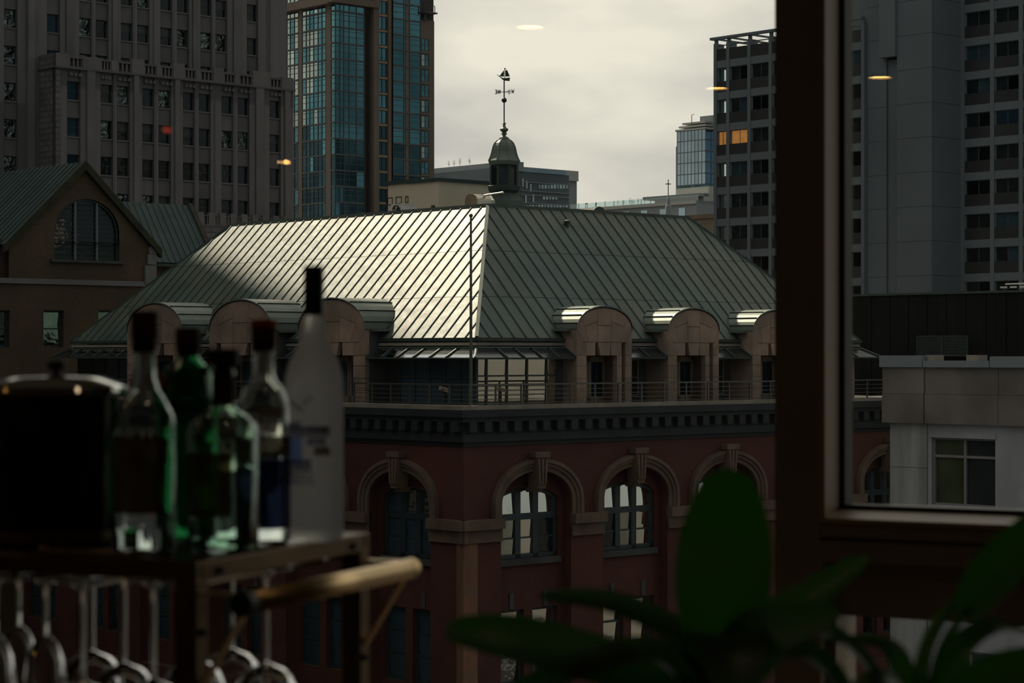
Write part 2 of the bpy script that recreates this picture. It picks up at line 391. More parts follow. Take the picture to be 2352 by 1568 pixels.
def frosted(name):
    m = bpy.data.materials.new(name); m.use_nodes = True; M[name] = m
    t = m.node_tree; b = t.nodes['Principled BSDF']; N = t.nodes.new; K = t.links.new
    b.inputs['Base Color'].default_value = (.62, .63, .66, 1); b.inputs['Roughness'].default_value = .4
    rf = N('ShaderNodeBsdfRefraction'); rf.inputs['Color'].default_value = (1, 1, 1, 1); rf.inputs['Roughness'].default_value = .5; rf.inputs['IOR'].default_value = 1.05
    tl = N('ShaderNodeBsdfTranslucent'); tl.inputs['Color'].default_value = (.93, .94, .97, 1)
    m1 = N('ShaderNodeMixShader'); m1.inputs[0].default_value = .28; K(rf.outputs[0], m1.inputs[1]); K(tl.outputs[0], m1.inputs[2])
    mx = N('ShaderNodeMixShader'); mx.inputs[0].default_value = .92
    z = N('ShaderNodeTexNoise'); z.inputs['Scale'].default_value = 400; bp = N('ShaderNodeBump'); bp.inputs['Distance'].default_value = .0003
    K(N('ShaderNodeTexCoord').outputs['Object'], z.inputs['Vector']); K(z.outputs['Fac'], bp.inputs['Height']); K(bp.outputs[0], b.inputs['Normal'])
    o = [n for n in t.nodes if n.type == 'OUTPUT_MATERIAL'][0]
    K(b.outputs[0], mx.inputs[1]); K(m1.outputs[0], mx.inputs[2]); K(mx.outputs[0], o.inputs[0])
frosted('frosted')

def print_mat(name, col, clear=.35):
    """Ink or thin paper that lets some light through from behind."""
    m = bpy.data.materials.new(name); m.use_nodes = True; M[name] = m
    t = m.node_tree; b = t.nodes['Principled BSDF']; N = t.nodes.new; K = t.links.new
    b.inputs['Base Color'].default_value = (*col, 1); b.inputs['Roughness'].default_value = .5
    tl = N('ShaderNodeBsdfTranslucent'); tr = N('ShaderNodeBsdfTransparent'); tr.inputs['Color'].default_value = tuple(min(1, c * 1.3 + .05) for c in col) + (1,)
    z = N('ShaderNodeTexNoise'); z.inputs['Scale'].default_value = 120; K(N('ShaderNodeTexCoord').outputs['Object'], z.inputs['Vector'])
    q = N('ShaderNodeMix'); q.data_type = 'RGBA'; q.inputs['A'].default_value = tuple(c * .6 for c in col) + (1,); q.inputs['B'].default_value = tuple(c * 1.4 for c in col) + (1,)
    K(z.outputs['Fac'], q.inputs['Factor']); K(q.outputs['Result'], tl.inputs['Color'])
    m1 = N('ShaderNodeMixShader'); m1.inputs[0].default_value = .55; K(b.outputs[0], m1.inputs[1]); K(tl.outputs[0], m1.inputs[2])
    m2 = N('ShaderNodeMixShader'); m2.inputs[0].default_value = clear; K(m1.outputs[0], m2.inputs[1]); K(tr.outputs[0], m2.inputs[2])
    o = [n for n in t.nodes if n.type == 'OUTPUT_MATERIAL'][0]; K(m2.outputs[0], o.inputs[0])
print_mat('print_blue', (.26, .38, .72)); print_mat('print_grey', (.27, .27, .33)); print_mat('print_ink', (.05, .12, .48), .05); print_mat('label_amber', (.16, .095, .045), .3); print_mat('label_brown', (.16, .13, .10), .15); print_mat('label_navy', (.012, .03, .13), .1)
# ------------------------------------------------------------------ ground
g = MB().box(-900, 900, -60, 1500, GROUND - .5, GROUND).build('ground', 'asphalt'); tag(g, 'dark asphalt street level far below the window', kind='structure')

# ------------------------------------------------------------------ the hip-roofed red brick building
H = Bld('hip_roofed_building', 'red brick building with seamed green copper hip roof, cupola and arched dormers', 1095, 95.0)
R0 = H.root
zE, RISE, INS = .74, 6.4, 6.3
zT = zE + RISE
LR, LL = H.rx(1974), H.ly(165)
def roof_pt(face, a, f, up=0.0):
    k = up * .7071
    n = INS * f
    return (a, n - k, zE + RISE * f + k) if face == 'R' else (n - k, a, zE + RISE * f + k)
def clip(poly, fn):
    out = []
    for i, p in enumerate(poly):
        q = poly[(i + 1) % len(poly)]; dp, dq = fn(p), fn(q)
        if dp >= 0: out.append(p)
        if (dp > 0 > dq) or (dp < 0 < dq):
            t = dp / (dp - dq); out.append((p[0] + (q[0] - p[0]) * t, p[1] + (q[1] - p[1]) * t))
    return out
SP = .735
for face, Ln in (('R', LR), ('L', LL)):
    deck = MB(); deck.add([roof_pt(face, 0, 0), roof_pt(face, Ln, 0), roof_pt(face, Ln - INS, 1), roof_pt(face, INS, 1)], [(0, 1, 2, 3)])
    slope = deck.build('roof_slope', 'seam_copper', R0)
    n = int(math.ceil(Ln / SP))
    for k in range(n):
        for (f0, f1) in ((0, .29), (.293, .636), (.639, 1.0)):
            pl = [(k * SP + .012, f0), ((k + 1) * SP - .012, f0), ((k + 1) * SP - .012, f1), (k * SP + .012, f1)]
            pl = clip(pl, lambda p: p[0] - p[1] * INS); pl = clip(pl, lambda p: Ln - p[0] - p[1] * INS) if pl else pl
            if len(pl) < 3: continue
            MB().prism([roof_pt(face, a, f, .005) for a, f in pl], [roof_pt(face, a, f, .035) for a, f in pl]).build('roof_panel', 'roof_copper', slope)
        a = k * SP; fm = min(1, a / INS, (Ln - a) / INS)
        if fm > .02:
            mb = MB(); w = .036
            mb.hull8([roof_pt(face, a - w, 0, .03), roof_pt(face, a + w, 0, .03), roof_pt(face, a + w, fm, .03), roof_pt(face, a - w, fm, .03)],
                     [roof_pt(face, a - w * .7, 0, .075), roof_pt(face, a + w * .7, 0, .075), roof_pt(face, a + w * .7, fm, .075), roof_pt(face, a - w * .7, fm, .075)])
            mb.build('roof_seam', 'seam_copper', slope)
b = MB()
b.add([(LR, 0, zE), (LR, LL, zE), (LR - INS, LL - INS, zT), (LR - INS, INS, zT)], [(0, 1, 2, 3)])
b.add([(0, LL, zE), (LR, LL, zE), (LR - INS, LL - INS, zT), (INS, LL - INS, zT)], [(0, 1, 2, 3)])
b.build('rear_roof_slopes', 'roof_copper_old', R0)
MB().box(INS, LR - INS, INS, LL - INS, zT - .3, zT - .02).build('roof_deck', 'stone_dark', R0)
c = MB()
c.bar((0, 0, zE + .05), (INS, INS, zT + .05), .16, .10)
c.build('hip_cap', 'copper_pale', R0)
MB().bar((LR, 0, zE + .05), (LR - INS, INS, zT + .05), .16, .10).build('hip_cap', 'roof_copper', R0)
MB().bar((0, LL, zE + .05), (INS, LL - INS, zT + .05), .16, .10).build('hip_cap', 'roof_copper', R0)
MB().box(INS - .1, LR - INS + .1, INS - .12, INS + .12, zT - .08, zT + .08).build('ridge_cap', 'roof_copper', R0)
MB().box(INS - .12, INS + .12, INS, LL - INS + .1, zT - .08, zT + .08).build('ridge_cap', 'copper_pale', R0)

# dormer positions along both fronts (front faces stand .85 m proud of the eave)
DO = .85
DR = [(H.rx(1325, DO), H.rx(1451, DO)), (H.rx(1535, DO), H.rx(1651, DO)), (H.rx(1729, DO), H.rx(1836, DO))]
DL = [(H.ly(838, DO), H.ly(686, DO)), (H.ly(625, DO), H.ly(481, DO)), (H.ly(420, DO), H.ly(292, DO))]
zF = -2.2                                        # terrace floor
def gaps(ds, end):
    xs = [0.0] + [q for d in ds for q in d] + [end]
    return [(xs[i], xs[i + 1]) for i in range(0, len(xs), 2) if xs[i + 1] - xs[i] > .4]
GR, GL = gaps(DR, LR), gaps(DL, LL)
# eaves, wall and sun-room glazing
body = MB().box(.6, LR - .6, .6, LL - .6, zF, zE - .05); body.build('upper_wall', 'stone_dark', R0)
for face, G, Ln in (('R', GR, LR), ('L', GL, LL)):
    for (a0, a1) in G:
        gm = MB(); fbox(gm, face, a0 - .08, a1 + .08, zE - .13, zE + .02, -.3, .12); gm.build('gutter', 'copper_dark', R0)
        fm = MB(); fbox(fm, face, a0, a1, zE - .32, zE - .18, -.3, .04); fm.build('fascia', 'fascia_sunlit' if face == 'L' else 'coping', R0)  # left strip coloured paler, its sunlight put into the colour
        kz = MB(); fbox(kz, face, a0, a1, .02, zE - .32, -.6, -.10); kz.build('frieze', 'copper_dark', R0)
        lz = MB(); fbox(lz, face, a0, a1, .30, .36, -.3, .10); lz.build('ledge', 'copper_pale', R0)
        # sloping glass canopy
        w = 1.17; n = max(1, round((a1 - a0) / w)); st = (a1 - a0) / n
        cm = MB()
        t0, t1 = (.02, .30), (.80, -.15)          # (out, height)
        e0 = -.8 if a0 == 0 else 0; e1 = .8 if a1 == Ln else 0
        cm.prism([fxyz(face, a0 + e0, t1[1] - .03, t1[0]), fxyz(face, a1 + e1, t1[1] - .03, t1[0]), fxyz(face, a1 + e1, t1[1] - .03, t1[0] - .06), fxyz(face, a0 + e0, t1[1] - .03, t1[0] - .06)],
                 [fxyz(face, a0 + e0, t1[1] + .04, t1[0]), fxyz(face, a1 + e1, t1[1] + .04, t1[0]), fxyz(face, a1 + e1, t1[1] + .04, t1[0] - .06), fxyz(face, a0 + e0, t1[1] + .04, t1[0] - .06)])
        for i in range(n + 1):
            a = a0 + st * i
            e = -.8 if (a == 0) else (e1 if i == n else 0)
            cm.hull8([fxyz(face, a - .04, t0[1], t0[0]), fxyz(face, a + .04, t0[1], t0[0]), fxyz(face, a + e + .04, t1[1], t1[0]), fxyz(face, a + e - .04, t1[1], t1[0])],
                     [fxyz(face, a - .04, t0[1] + .09, t0[0] + .03), fxyz(face, a + .04, t0[1] + .09, t0[0] + .03), fxyz(face, a + e + .04, t1[1] + .09, t1[0] + .03), fxyz(face, a + e - .04, t1[1] + .09, t1[0] + .03)])
        can = cm.build('glass_canopy', 'copper_dark', R0)
        for i in range(n):
            p0, p1 = a0 + st * i, a0 + st * (i + 1); e = -.8 if p0 == 0 else 0; ee = e1 if i == n - 1 else 0
            MB().prism([fxyz(face, p0, t0[1], t0[0]), fxyz(face, p1, t0[1], t0[0]), fxyz(face, p1 + ee, t1[1], t1[0]), fxyz(face, p0 + e, t1[1], t1[0])],
                       [fxyz(face, p0, t0[1] + .02, t0[0] + .01), fxyz(face, p1, t0[1] + .02, t0[0] + .01), fxyz(face, p1 + ee, t1[1] + .02, t1[0] + .01), fxyz(face, p0 + e, t1[1] + .02, t1[0] + .01)]).build('canopy_pane', 'skylight' if face == 'L' else 'skylight_dark_reflection', can)
blk('corner_post', 'stone_dormer', R0, LR - .75, LR - .35, .05, .45, zF, .3)
# sun-room windows under the canopies
s_end = H.rx(1280, -.05)
xsR = [.05] + [H.rx(p, -.05) for p in (1118, 1165, 1211, 1256, 1280)]
sunw = MB()
zs_ = [zF, -1.32, -.92, -.16]
for x in xsR: fbox(sunw, 'R', x - .045, x + .045, zF, -.15, -.13, -.03)
for z in zs_: fbox(sunw, 'R', .05, s_end, z - .035, z + .035, -.13, -.04)
so = sunw.build('sunroom_window', 'frame_dark', R0)
for i in range(len(xsR) - 1):
    for j in range(3):
        fblk('pane', 'pane_sky', so, 'R', xsR[i] + .02, xsR[i + 1] - .02, zs_[j], zs_[j + 1], -.11, -.09, math.radians(1.6 + .5 * random.random()))
fblk('wall_panel', 'stone_dark', R0, 'R', s_end, GR[0][1], zF, -.1, -.6, -.05)
for (a0, a1) in GR[1:]:
    fwin(R0, 'R', a0 + .05, a1 - .8, zF + .3, -.2, -.32, 'frame_tan', 'pane_dark', 2, 2, .05, name='terrace_window')
a0, a1 = GL[0]
fwin(R0, 'L', a0 + .05, a1 - 1.3, zF, -.12, -.05, 'frame_dark', 'pane_sun', 5, 2, .08, name='sunroom_window', rfrac=[0, .58, 1])
for (a0, a1) in GL[1:]:
    fwin(R0, 'L', a0 + .05, a1 - .05, zF, -.12, -.32, 'frame_dark', 'pane_sun', max(2, int((a1 - a0) / 1.2)), 2, .08, name='terrace_window', rfrac=[0, .58, 1])

# dormers -----------------------------------------------------------
def dormer(face, a0, a1, dark):
    w = a1 - a0; c = (a0 + a1) / 2; hs = zE + .42; ht = hs + w * .285
    stone = 'stone_dormer'
    # body: cheeks, back wall and arched front with the doorway
    mb = MB(); ox0, ox1 = a0 + w * .17, a1 - w * .27; slot0, slot1 = a1 - w * .185, a1 - w * .115; hd = -.02
    for (p, q) in ((a0, a0 + .22), (a1 - .22, a1)): fbox(mb, face, p, q, zF, hs, -3.2, DO - .25)
    for (p, q) in ((a0 + .01, ox0 - .01), (slot1 + .01, a1 - .01), (ox1 + .01, slot0 - .01)): fbox(mb, face, p, q, zF, .55, DO - .30, DO - .02)
    fbox(mb, face, a0 + .2, a1 - .2, zF, hs, -.55, -.35)
    fprism(mb, face, [(a0 + .1, .55)] + arch_pts(a0 + .03, a1 - .03, hs, ht - .03, 12) + [(a1 - .1, .55)], DO - .5, DO - .07)
    body = mb.build('dormer', 'stone_dark' if dark else 'stone_dormer', R0)  # left-hand bodies coloured darker to stand for their shade
    g = .012
    def st(pts, d1=DO, d0=DO - .25):
        m = MB(); fprism(m, face, pts, d0, d1); m.build('stone', stone, body)
    hb = .58; hl = -.02
    # fan of stones under the arch
    tb = [-.5, -.36, -.165, .165, .36, .5]                       # boundaries at the foot, in widths
    tt = [-.5, -.40, -.13, .13, .40, .5]
    bb = [-.5, -.29, -.115, .115, .29, .5]
    r = w / 2
    def arc(q): return hs + (ht - hs) * math.sqrt(max(0, 1 - (q / .5) ** 2))
    def bx(q, h, i):                                              # boundary i at height h
        pass
    for i in range(1, 4):
        bl, br_ = c + bb[i] * w, c + bb[i + 1] * w
        top = [tt[i] + (tt[i + 1] - tt[i]) * k / 5 for k in range(6)]
        tp = [(c + q * w, arc(q) - .03) for q in top]
        split = .5 if i == 2 else .62
        L0, L1 = (bl, hb), tp[0]; Q0, Q1 = (br_, hb), tp[-1]
        ml = (L0[0] + (L1[0] - L0[0]) * split, L0[1] + (L1[1] - L0[1]) * split); mr_ = (Q0[0] + (Q1[0] - Q0[0]) * split, Q0[1] + (Q1[1] - Q0[1]) * split)
        st([(bl + g, hb + g), (br_ - g, hb + g), (mr_[0] - g, mr_[1] - g), (ml[0] + g, ml[1] - g)])
        st([(ml[0] + g, ml[1] + g), (mr_[0] - g, mr_[1] + g)] + [(x, h) for x, h in tp[::-1]])
    for sgn in (-1, 1):                                           # outermost wedges
        i = 4 if sgn > 0 else 0
        e = sorted((bb[i], bb[i + 1])); top = [tt[i] + (tt[i + 1] - tt[i]) * k / 5 for k in range(6)]
        tp = [(c + q * w, arc(q) - .03) for q in top]
        inner = c + (bb[4] if sgn > 0 else bb[1]) * w; outer_b = c + sgn * (.40) * w
        if sgn < 0: st([(outer_b, hb + g), (inner - g, hb + g), tp[-1]] + tp[-2:0:-1] + [(c - .5 * w, hs)])
        else: st([(inner + g, hb + g), (outer_b, hb + g), (c + .5 * w, hs)] + tp[-2:0:-1] + [tp[0]])
        lo, hi = sorted((c + sgn * .5 * w, outer_b))
        st([(c + sgn * .5 * w, hs - .02), (outer_b, hb - g), (c + sgn * .5 * w, hb - g)])
    # lintel stones and dropped keystone
    kx0, kx1 = c - .115 * w, c + .115 * w
    for (p, q) in ((a0 + .17 * w, kx0 - .05 * w), (kx1, slot0)): st([(p + g, hl), (q - g, hl), (q - g, hb - g), (p + g, hb - g)])
    st([(kx0 + .04 * w, hl), (kx1 - .02 * w, hl), (kx1, hb - g), (kx0, hb - g)])
    # pier stones
    for (p, q) in ((a0, ox0), (slot1, a1), (ox1, slot0)):
        lev = [zF, -1.62, -1.06, -.50, -.02, hb]
        if (p, q) == (ox1, slot0): lev = lev[:-1]
        for h0, h1 in zip(lev, lev[1:]): st([(p, h0 + g), (q, h0 + g), (q, h1 - g), (p, h1 - g)])
    # door deep in the opening
    dm = MB(); d = -.1; dx0, dx1 = ox0 + .02, ox1 + .15; md = (dx0 + dx1) / 2
    for (p, q) in ((dx0, md - .02), (md + .02, dx1)):
        fbox(dm, face, p, p + .14, zF, hl - .05, d - .07, d); fbox(dm, face, q - .14, q, zF, hl - .05, d - .07, d)
        fbox(dm, face, p, q, zF, zF + .3, d - .07, d); fbox(dm, face, p, q, hl - .3, hl - .05, d - .07, d)
    dm.build('door', 'frame_tan', body)
    for (p, q) in ((dx0, md - .02), (md + .02, dx1)):
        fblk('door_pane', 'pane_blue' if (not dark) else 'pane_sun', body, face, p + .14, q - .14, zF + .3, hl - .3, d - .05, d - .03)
    fblk('slot_pane', 'pane_blue', body, face, slot0, slot1, zF, hb, DO - .4, DO - .36)
    # barrel roof with its flared eaves
    rm = MB(); A = arch_pts(a0 - .03, a1 + .03, hs, ht + .02, 16); Bq = arch_pts(a0 - .03, a1 + .03, hs + .06, ht + .09, 16)
    for (p, q, r1, r2) in zip(A, A[1:], Bq, Bq[1:]):
        rm.hull8([fxyz(face, *p, DO + .05), fxyz(face, *q, DO + .05), fxyz(face, *q, -3.6), fxyz(face, *p, -3.6)],
                 [fxyz(face, *r1, DO + .05), fxyz(face, *r2, DO + .05), fxyz(face, *r2, -3.6), fxyz(face, *r1, -3.6)])
    for (p, q) in ((a0 - .42, a0), (a1, a1 + .42)): fbox(rm, face, p, q, hs - .08, hs + .02, -1.2, DO - .35)
    rm.build('dormer_roof', 'copper_pale', body)
    for i in range(1, 16, 2):
        p, q = Bq[i], Bq[i + 1]; m = MB()
        if abs(i - 8) > 2:
            x, h = Bq[i]; m.bar(fxyz(face, x, h + .02, DO + .02), fxyz(face, x, h + .02, -2.6), .04, .05); m.build('roof_seam', 'seam_copper', body)
for a0, a1 in DR: dormer('R', a0, a1, False)
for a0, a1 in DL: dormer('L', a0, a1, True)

# terrace, railing, cornice -----------------------------------------
OR, OL = 1.3, 1.9                              # how far the brick fronts stand out
XE, YE = max(LR + OR, H.rx(2150, OR)), LL + OL
ter = MB().box(-OL - .1, XE, -OR - .1, YE, zF - .12, zF); ter.build('terrace', 'stone_dark', R0)
def ring(name, m, o, z0, z1, thick=.6):
    """Moulding that runs along both fronts."""
    for face in 'RL':
        mb = MB()
        if face == 'R': mb.box(-OL - o, XE + o, -OR - o, -OR - o + thick, z0, z1)
        else: mb.box(-OL - o, -OL - o + thick, -OR - o + thick, YE + o, z0, z1)
        mb.build(name, m, R0)
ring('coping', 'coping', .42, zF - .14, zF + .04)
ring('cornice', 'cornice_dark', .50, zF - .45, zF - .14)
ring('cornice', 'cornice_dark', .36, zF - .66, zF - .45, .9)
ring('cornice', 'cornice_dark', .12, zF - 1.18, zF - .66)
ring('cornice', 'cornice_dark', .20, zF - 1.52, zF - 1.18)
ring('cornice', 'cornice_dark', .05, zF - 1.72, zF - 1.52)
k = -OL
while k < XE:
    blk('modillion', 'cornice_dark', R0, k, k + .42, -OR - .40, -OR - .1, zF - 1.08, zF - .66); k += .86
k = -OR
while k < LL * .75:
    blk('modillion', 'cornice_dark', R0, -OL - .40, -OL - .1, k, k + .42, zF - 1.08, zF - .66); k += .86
def railing(face, s0, s1, d, n):
    m = MB(); fbox(m, face, s0, s1, -1.31, -1.24, d - .03, d + .03); o = m.build('railing', 'rail_metal', R0)
    for i in range(n + 1):
        a = s0 + (s1 - s0) * i / n; fblk('post', 'rail_metal', o, face, a - .035, a + .035, zF, -1.28, d - .03, d + .03)
    for z in (-1.50, -1.70, -1.90, -2.08): fblk('rail', 'rail_metal', o, face, s0, s1, z - .014, z + .014, d - .014, d + .014)
railing('R', -1.7, XE, 1.45, 22); railing('L', -1.45, YE, 1.7, 28)

# brick fronts ------------------------------------------------------
zB = zF - 1.7
bays = []
c1 = (H.rx(1151, OR) + H.rx(1312, OR)) / 2; wb = H.rx(1312, OR) - H.rx(1151, OR)
c2 = (H.rx(1388, OR) + H.rx(1531, OR)) / 2; pit = c2 - c1
cR = [c1 + pit * i for i in range(6) if c1 + pit * i + wb / 2 < XE]
cl = (H.ly(1000, OL) + H.ly(838, OL)) / 2
cL = [cl + pit * i for i in range(6)]
HS, HT = H.zR(1152, c1, OR), H.zR(1082, c1, OR)          # spring and crown of the bay arches
WB, WT = H.zR(1280, c1, OR - .7), H.zR(1119, c1, OR - .7)  # arched window
WS = H.zR(1150, c1, OR - .7)
ww = wb - .62
LT = H.zR(1397, c1, OR - .5); LB = LT - 3.3
print('bay', c1, wb, pit, HS, HT, WB, WT, LT)
for face, cs, d, end, st0 in (('R', cR, OR, XE, -OL), ('L', cL, OL, YE, -OR)):
    wl = MB(); arch_wall(wl, face, st0, end, GROUND, zB + .1, d, [(c - wb / 2, c + wb / 2, LB - 1.2, HS, HT) for c in cs], .72)
    wl.build('brick_wall', 'brick_red', R0)
    for c in cs:
        iw = MB(); x0, x1 = c - wb / 2 - .1, c + wb / 2 + .1; dd = d - .55
        # inner brick panel with the arched window and a pair of square ones
        arch_wall(iw, face, x0, x1, WB - 1.2, HT + .2, dd, [(c - ww / 2, c + ww / 2, WB, WS, WT)], .5)
        lw_ = ww * .43
        arch_wall(iw, face, x0, x1, GROUND, WB - 1.2, dd, [(c - ww / 2, c - ww / 2 + lw_, LB, LT, LT), (c + ww / 2 - lw_, c + ww / 2, LB, LT, LT)], .5)
        iw.build('bay_wall', 'brick_red', R0)
        # arched timber window
        fm = MB(); dw = dd - .12; q0, q1 = c - ww / 2, c + ww / 2
        m1, m2 = q0 + ww * .36, q0 + ww * .655; zt = H.zR(1185, c1, OR - .7); zm = H.zR(1234, c1, OR - .7)
        oa = arch_pts(q0, q1, WS, WT, 14); ia = arch_pts(q0 + .16, q1 - .16, WS, WT - .13, 14)
        for (p, q, r1, r2) in zip(oa, oa[1:], ia, ia[1:]): fprism(fm, face, [p, q, r2, r1], dw - .15, dw)
        fbox(fm, face, q0, q0 + .16, WB, WS, dw - .15, dw); fbox(fm, face, q1 - .16, q1, WB, WS, dw - .15, dw)
        fbox(fm, face, q0, q1, WB, WB + .18, dw - .15, dw)
        for m_ in (m1, m2): fbox(fm, face, m_ - .16, m_ + .16, WB, WT - .1, dw - .15, dw)
        fbox(fm, face, q0, q1, zt - .14, zt + .14, dw - .15, dw - .005)
        fbox(fm, face, q0, q1, zm - .035, zm + .035, dw - .15, dw - .05)
        wo_ = fm.build('arched_window', 'frame_green', R0)
        xs = [q0 + .1, m1, m2, q1 - .1]
        def arch_h(x): return WS + (WT - .1 - WS) * math.sqrt(max(0, 1 - ((x - c) / (ww / 2 - .05)) ** 2))
        bright = face == 'R'  # right panes mirror-bright, left dark, standing in for what each front reflects
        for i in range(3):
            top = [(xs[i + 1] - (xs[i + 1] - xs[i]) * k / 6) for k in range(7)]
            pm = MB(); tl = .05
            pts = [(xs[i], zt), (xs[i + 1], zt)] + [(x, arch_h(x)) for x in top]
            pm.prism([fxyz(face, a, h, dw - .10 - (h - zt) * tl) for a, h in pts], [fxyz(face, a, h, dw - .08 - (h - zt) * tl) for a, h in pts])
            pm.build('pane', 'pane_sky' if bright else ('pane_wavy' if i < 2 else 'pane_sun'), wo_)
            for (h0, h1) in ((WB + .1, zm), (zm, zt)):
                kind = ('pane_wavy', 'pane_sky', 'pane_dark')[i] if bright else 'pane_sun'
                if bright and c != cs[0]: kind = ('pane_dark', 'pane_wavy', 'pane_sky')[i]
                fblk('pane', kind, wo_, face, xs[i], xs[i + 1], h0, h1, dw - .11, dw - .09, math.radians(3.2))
        fblk('sill', 'stone_dark', R0, face, q0 - .1, q1 + .1, WB - .28, WB, dd - .2, dd + .14)
        # lower pair
        for (p, q) in ((c - ww / 2, c - ww / 2 + lw_), (c + ww / 2 - lw_, c + ww / 2)):
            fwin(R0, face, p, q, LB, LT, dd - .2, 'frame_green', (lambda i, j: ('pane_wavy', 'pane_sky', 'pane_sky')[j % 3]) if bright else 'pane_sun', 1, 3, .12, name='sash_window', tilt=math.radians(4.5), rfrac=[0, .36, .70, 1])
            kx = (p + q) / 2
            fblk('keystone', 'stone_dark', R0, face, kx - .12, kx + .12, LT + .05, LT + .75, dd - .05, dd + .06)
        # moulded stone arch
        for (e0, e1, od) in ((.02, .24, .10), (.24, .40, .18), (.40, .56, .26)):
            am = MB()
            A = [(c - wb / 2 - e0, HS - .75)] + arch_pts(c - wb / 2 - e0, c + wb / 2 + e0, HS, HT + e0, 20) + [(c + wb / 2 + e0, HS - .75)]
            Bq = [(c - wb / 2 - e1, HS - .75)] + arch_pts(c - wb / 2 - e1, c + wb / 2 + e1, HS, HT + e1, 20) + [(c + wb / 2 + e1, HS - .75)]
            for (p, q, r1, r2) in zip(A, A[1:], Bq, Bq[1:]): fprism(am, face, [p, q, r2, r1], d - .2, d + od)
            am.build('arch_moulding', 'stone_band', R0)
        km = MB()                                            # scrolled keystone
        fprism(km, face, [(c - .22, HT - .75), (c + .22, HT - .75), (c + .36, HT + .62), (c - .36, HT + .62)], d - .3, d + .34)
        fbox(km, face, c - .44, c + .44, HT + .62, HT + .86, d - .2, d + .42)
        for q in (-.16, 0, .16): fprism(km, face, [(c + q - .05, HT - .55), (c + q + .05, HT - .55), (c + q * 1.5 + .07, HT + .55), (c + q * 1.5 - .07, HT + .55)], d + .3, d + .42)
        fprism(km, face, [(c - .18, HT - .92), (c + .18, HT - .92), (c + .24, HT - .7), (c - .24, HT - .7)], d - .5, d + .1)
        km.build('keystone', 'stone_band', R0)
    # string course between the bays
    edges = [st0] + [q for c in cs for q in (c - wb / 2, c + wb / 2)] + [end]
    zc0, zc1, zc2 = H.zR(1236, c1, OR), H.zR(1207, c1, OR), H.zR(1184, c1, OR)
    for i in range(0, len(edges), 2):
        e0 = edges[i] - (.2 if i == 0 else 0)
        fblk('string_course', 'stone_band', R0, face, e0, edges[i + 1], zc1, zc2, d - .1, d + .30)
        fblk('string_course', 'stone_band', R0, face, e0, edges[i + 1], zc0, zc1 - .02, d - .1, d + .12)
blk('corner_pier', 'brick_strip', R0, -OL - .06, -OL + .75, -OR - .06, -OR + .4, GROUND, zc0 - .02)
MB().box(-OL + 1.0, XE - 1.2, -OR + 1.05, YE - 1.2, GROUND, zF - .15).build('core', 'stone_dark', R0)

# cupola ------------------------------------------------------------
def main_local(px, Y):
    p = Vector(((px - CX) / F * Y, Y)) - H.o; return p.dot(H.u), p.dot(H.w)
CY = 111.0; qx, qy = main_local(1158, CY); sc = CY / F
def zp(py): return (HZ - py) * sc
cup = MB(); r8 = PI / 8
cup.lathe([(34.5 * sc, zp(440)), (34.5 * sc, zp(432)), (28.5 * sc, zp(430)), (28.5 * sc, zp(384)), (33 * sc, zp(380))], 8, (qx, qy, 0), rot=r8)
cupola = cup.build('cupola', 'copper_dark', R0)
sk = MB().lathe([(62 * sc, zT - .1), (46 * sc, zp(462)), (36 * sc, zp(450)), (33 * sc, zp(444)), (38.5 * sc, zp(438)), (40 * sc, zp(428)), (34 * sc, zp(426))], 8, (qx, qy, 0), rot=r8); sk.build('skirt', 'copper_dark', cupola)
for k in range(8):
    a = 2 * PI * k / 8 + r8; cp = MB()
    cp.tube([(qx + math.cos(a) * 31.5 * sc, qy + math.sin(a) * 31.5 * sc, zp(430)), (qx + math.cos(a) * 31.5 * sc, qy + math.sin(a) * 31.5 * sc, zp(383))], .085, 8); cp.build('column', 'copper_dark', cupola)
    b = a + PI / 8; ap = 28.5 * sc * math.cos(PI / 8) + .01
    pm = MB(); tx, ty = -math.sin(b), math.cos(b); cxx, cyy = qx + math.cos(b) * ap, qy + math.sin(b) * ap
    pts = [(-.2, zp(425)), (.2, zp(425)), (.2, zp(395))] + [(.2 * math.cos(t * PI / 6), zp(395) + .2 * math.sin(t * PI / 6)) for t in range(1, 6)] + [(-.2, zp(395))]
    pm.prism([(cxx + tx * u_, cyy + ty * u_, h) for u_, h in pts], [(cxx + tx * u_ + math.cos(b) * .03, cyy + ty * u_ + math.sin(b) * .03, h) for u_, h in pts]); pm.build('louvre', 'pane_dark', cupola)
dome_prof = [(33, 381), (36, 379), (38.5, 372), (38.5, 370), (36, 366), (32.5, 358), (30, 350), (28.5, 343), (26.5, 336), (23, 329), (18, 324), (12, 320.5), (12, 318)]
MB().lathe([(r * sc, zp(y)) for r, y in dome_prof], 8, (qx, qy, 0), rot=r8).build('dome', 'copper_pale', cupola)
for k in range(8):
    a = 2 * PI * k / 8 + r8
    MB().tube([(qx + math.cos(a) * r * sc, qy + math.sin(a) * r * sc, zp(y)) for r, y in dome_prof[3:-1]], .035, 6).build('dome_rib', 'copper_pale', cupola)
fin = [(12, 320), (10.5, 316), (4.5, 313), (3.5, 310), (7, 308), (6.5, 306), (4, 304.5), (5.5, 303), (9.5, 299), (9.5, 296), (5, 293), (3.2, 289), (2.5, 286), (5, 284), (2.0, 281), (1.4, 279)]
smooth_angle(MB().lathe([(r * sc, zp(y)) for r, y in fin], 20, (qx, qy, 0)).build('finial', 'copper_pale', cupola), 40)
vm = MB().tube([(qx, qy, zp(282)), (qx, qy, zp(180))], .032, 8); vane = vm.build('weathervane', 'iron', R0)
smooth_angle(MB().lathe([(6 * sc * math.sin(PI * i / 12) + .002, zp(230) - 6 * sc * math.cos(PI * i / 12)) for i in range(13)], 20, (qx, qy, 0)).build('ball', 'iron', vane))
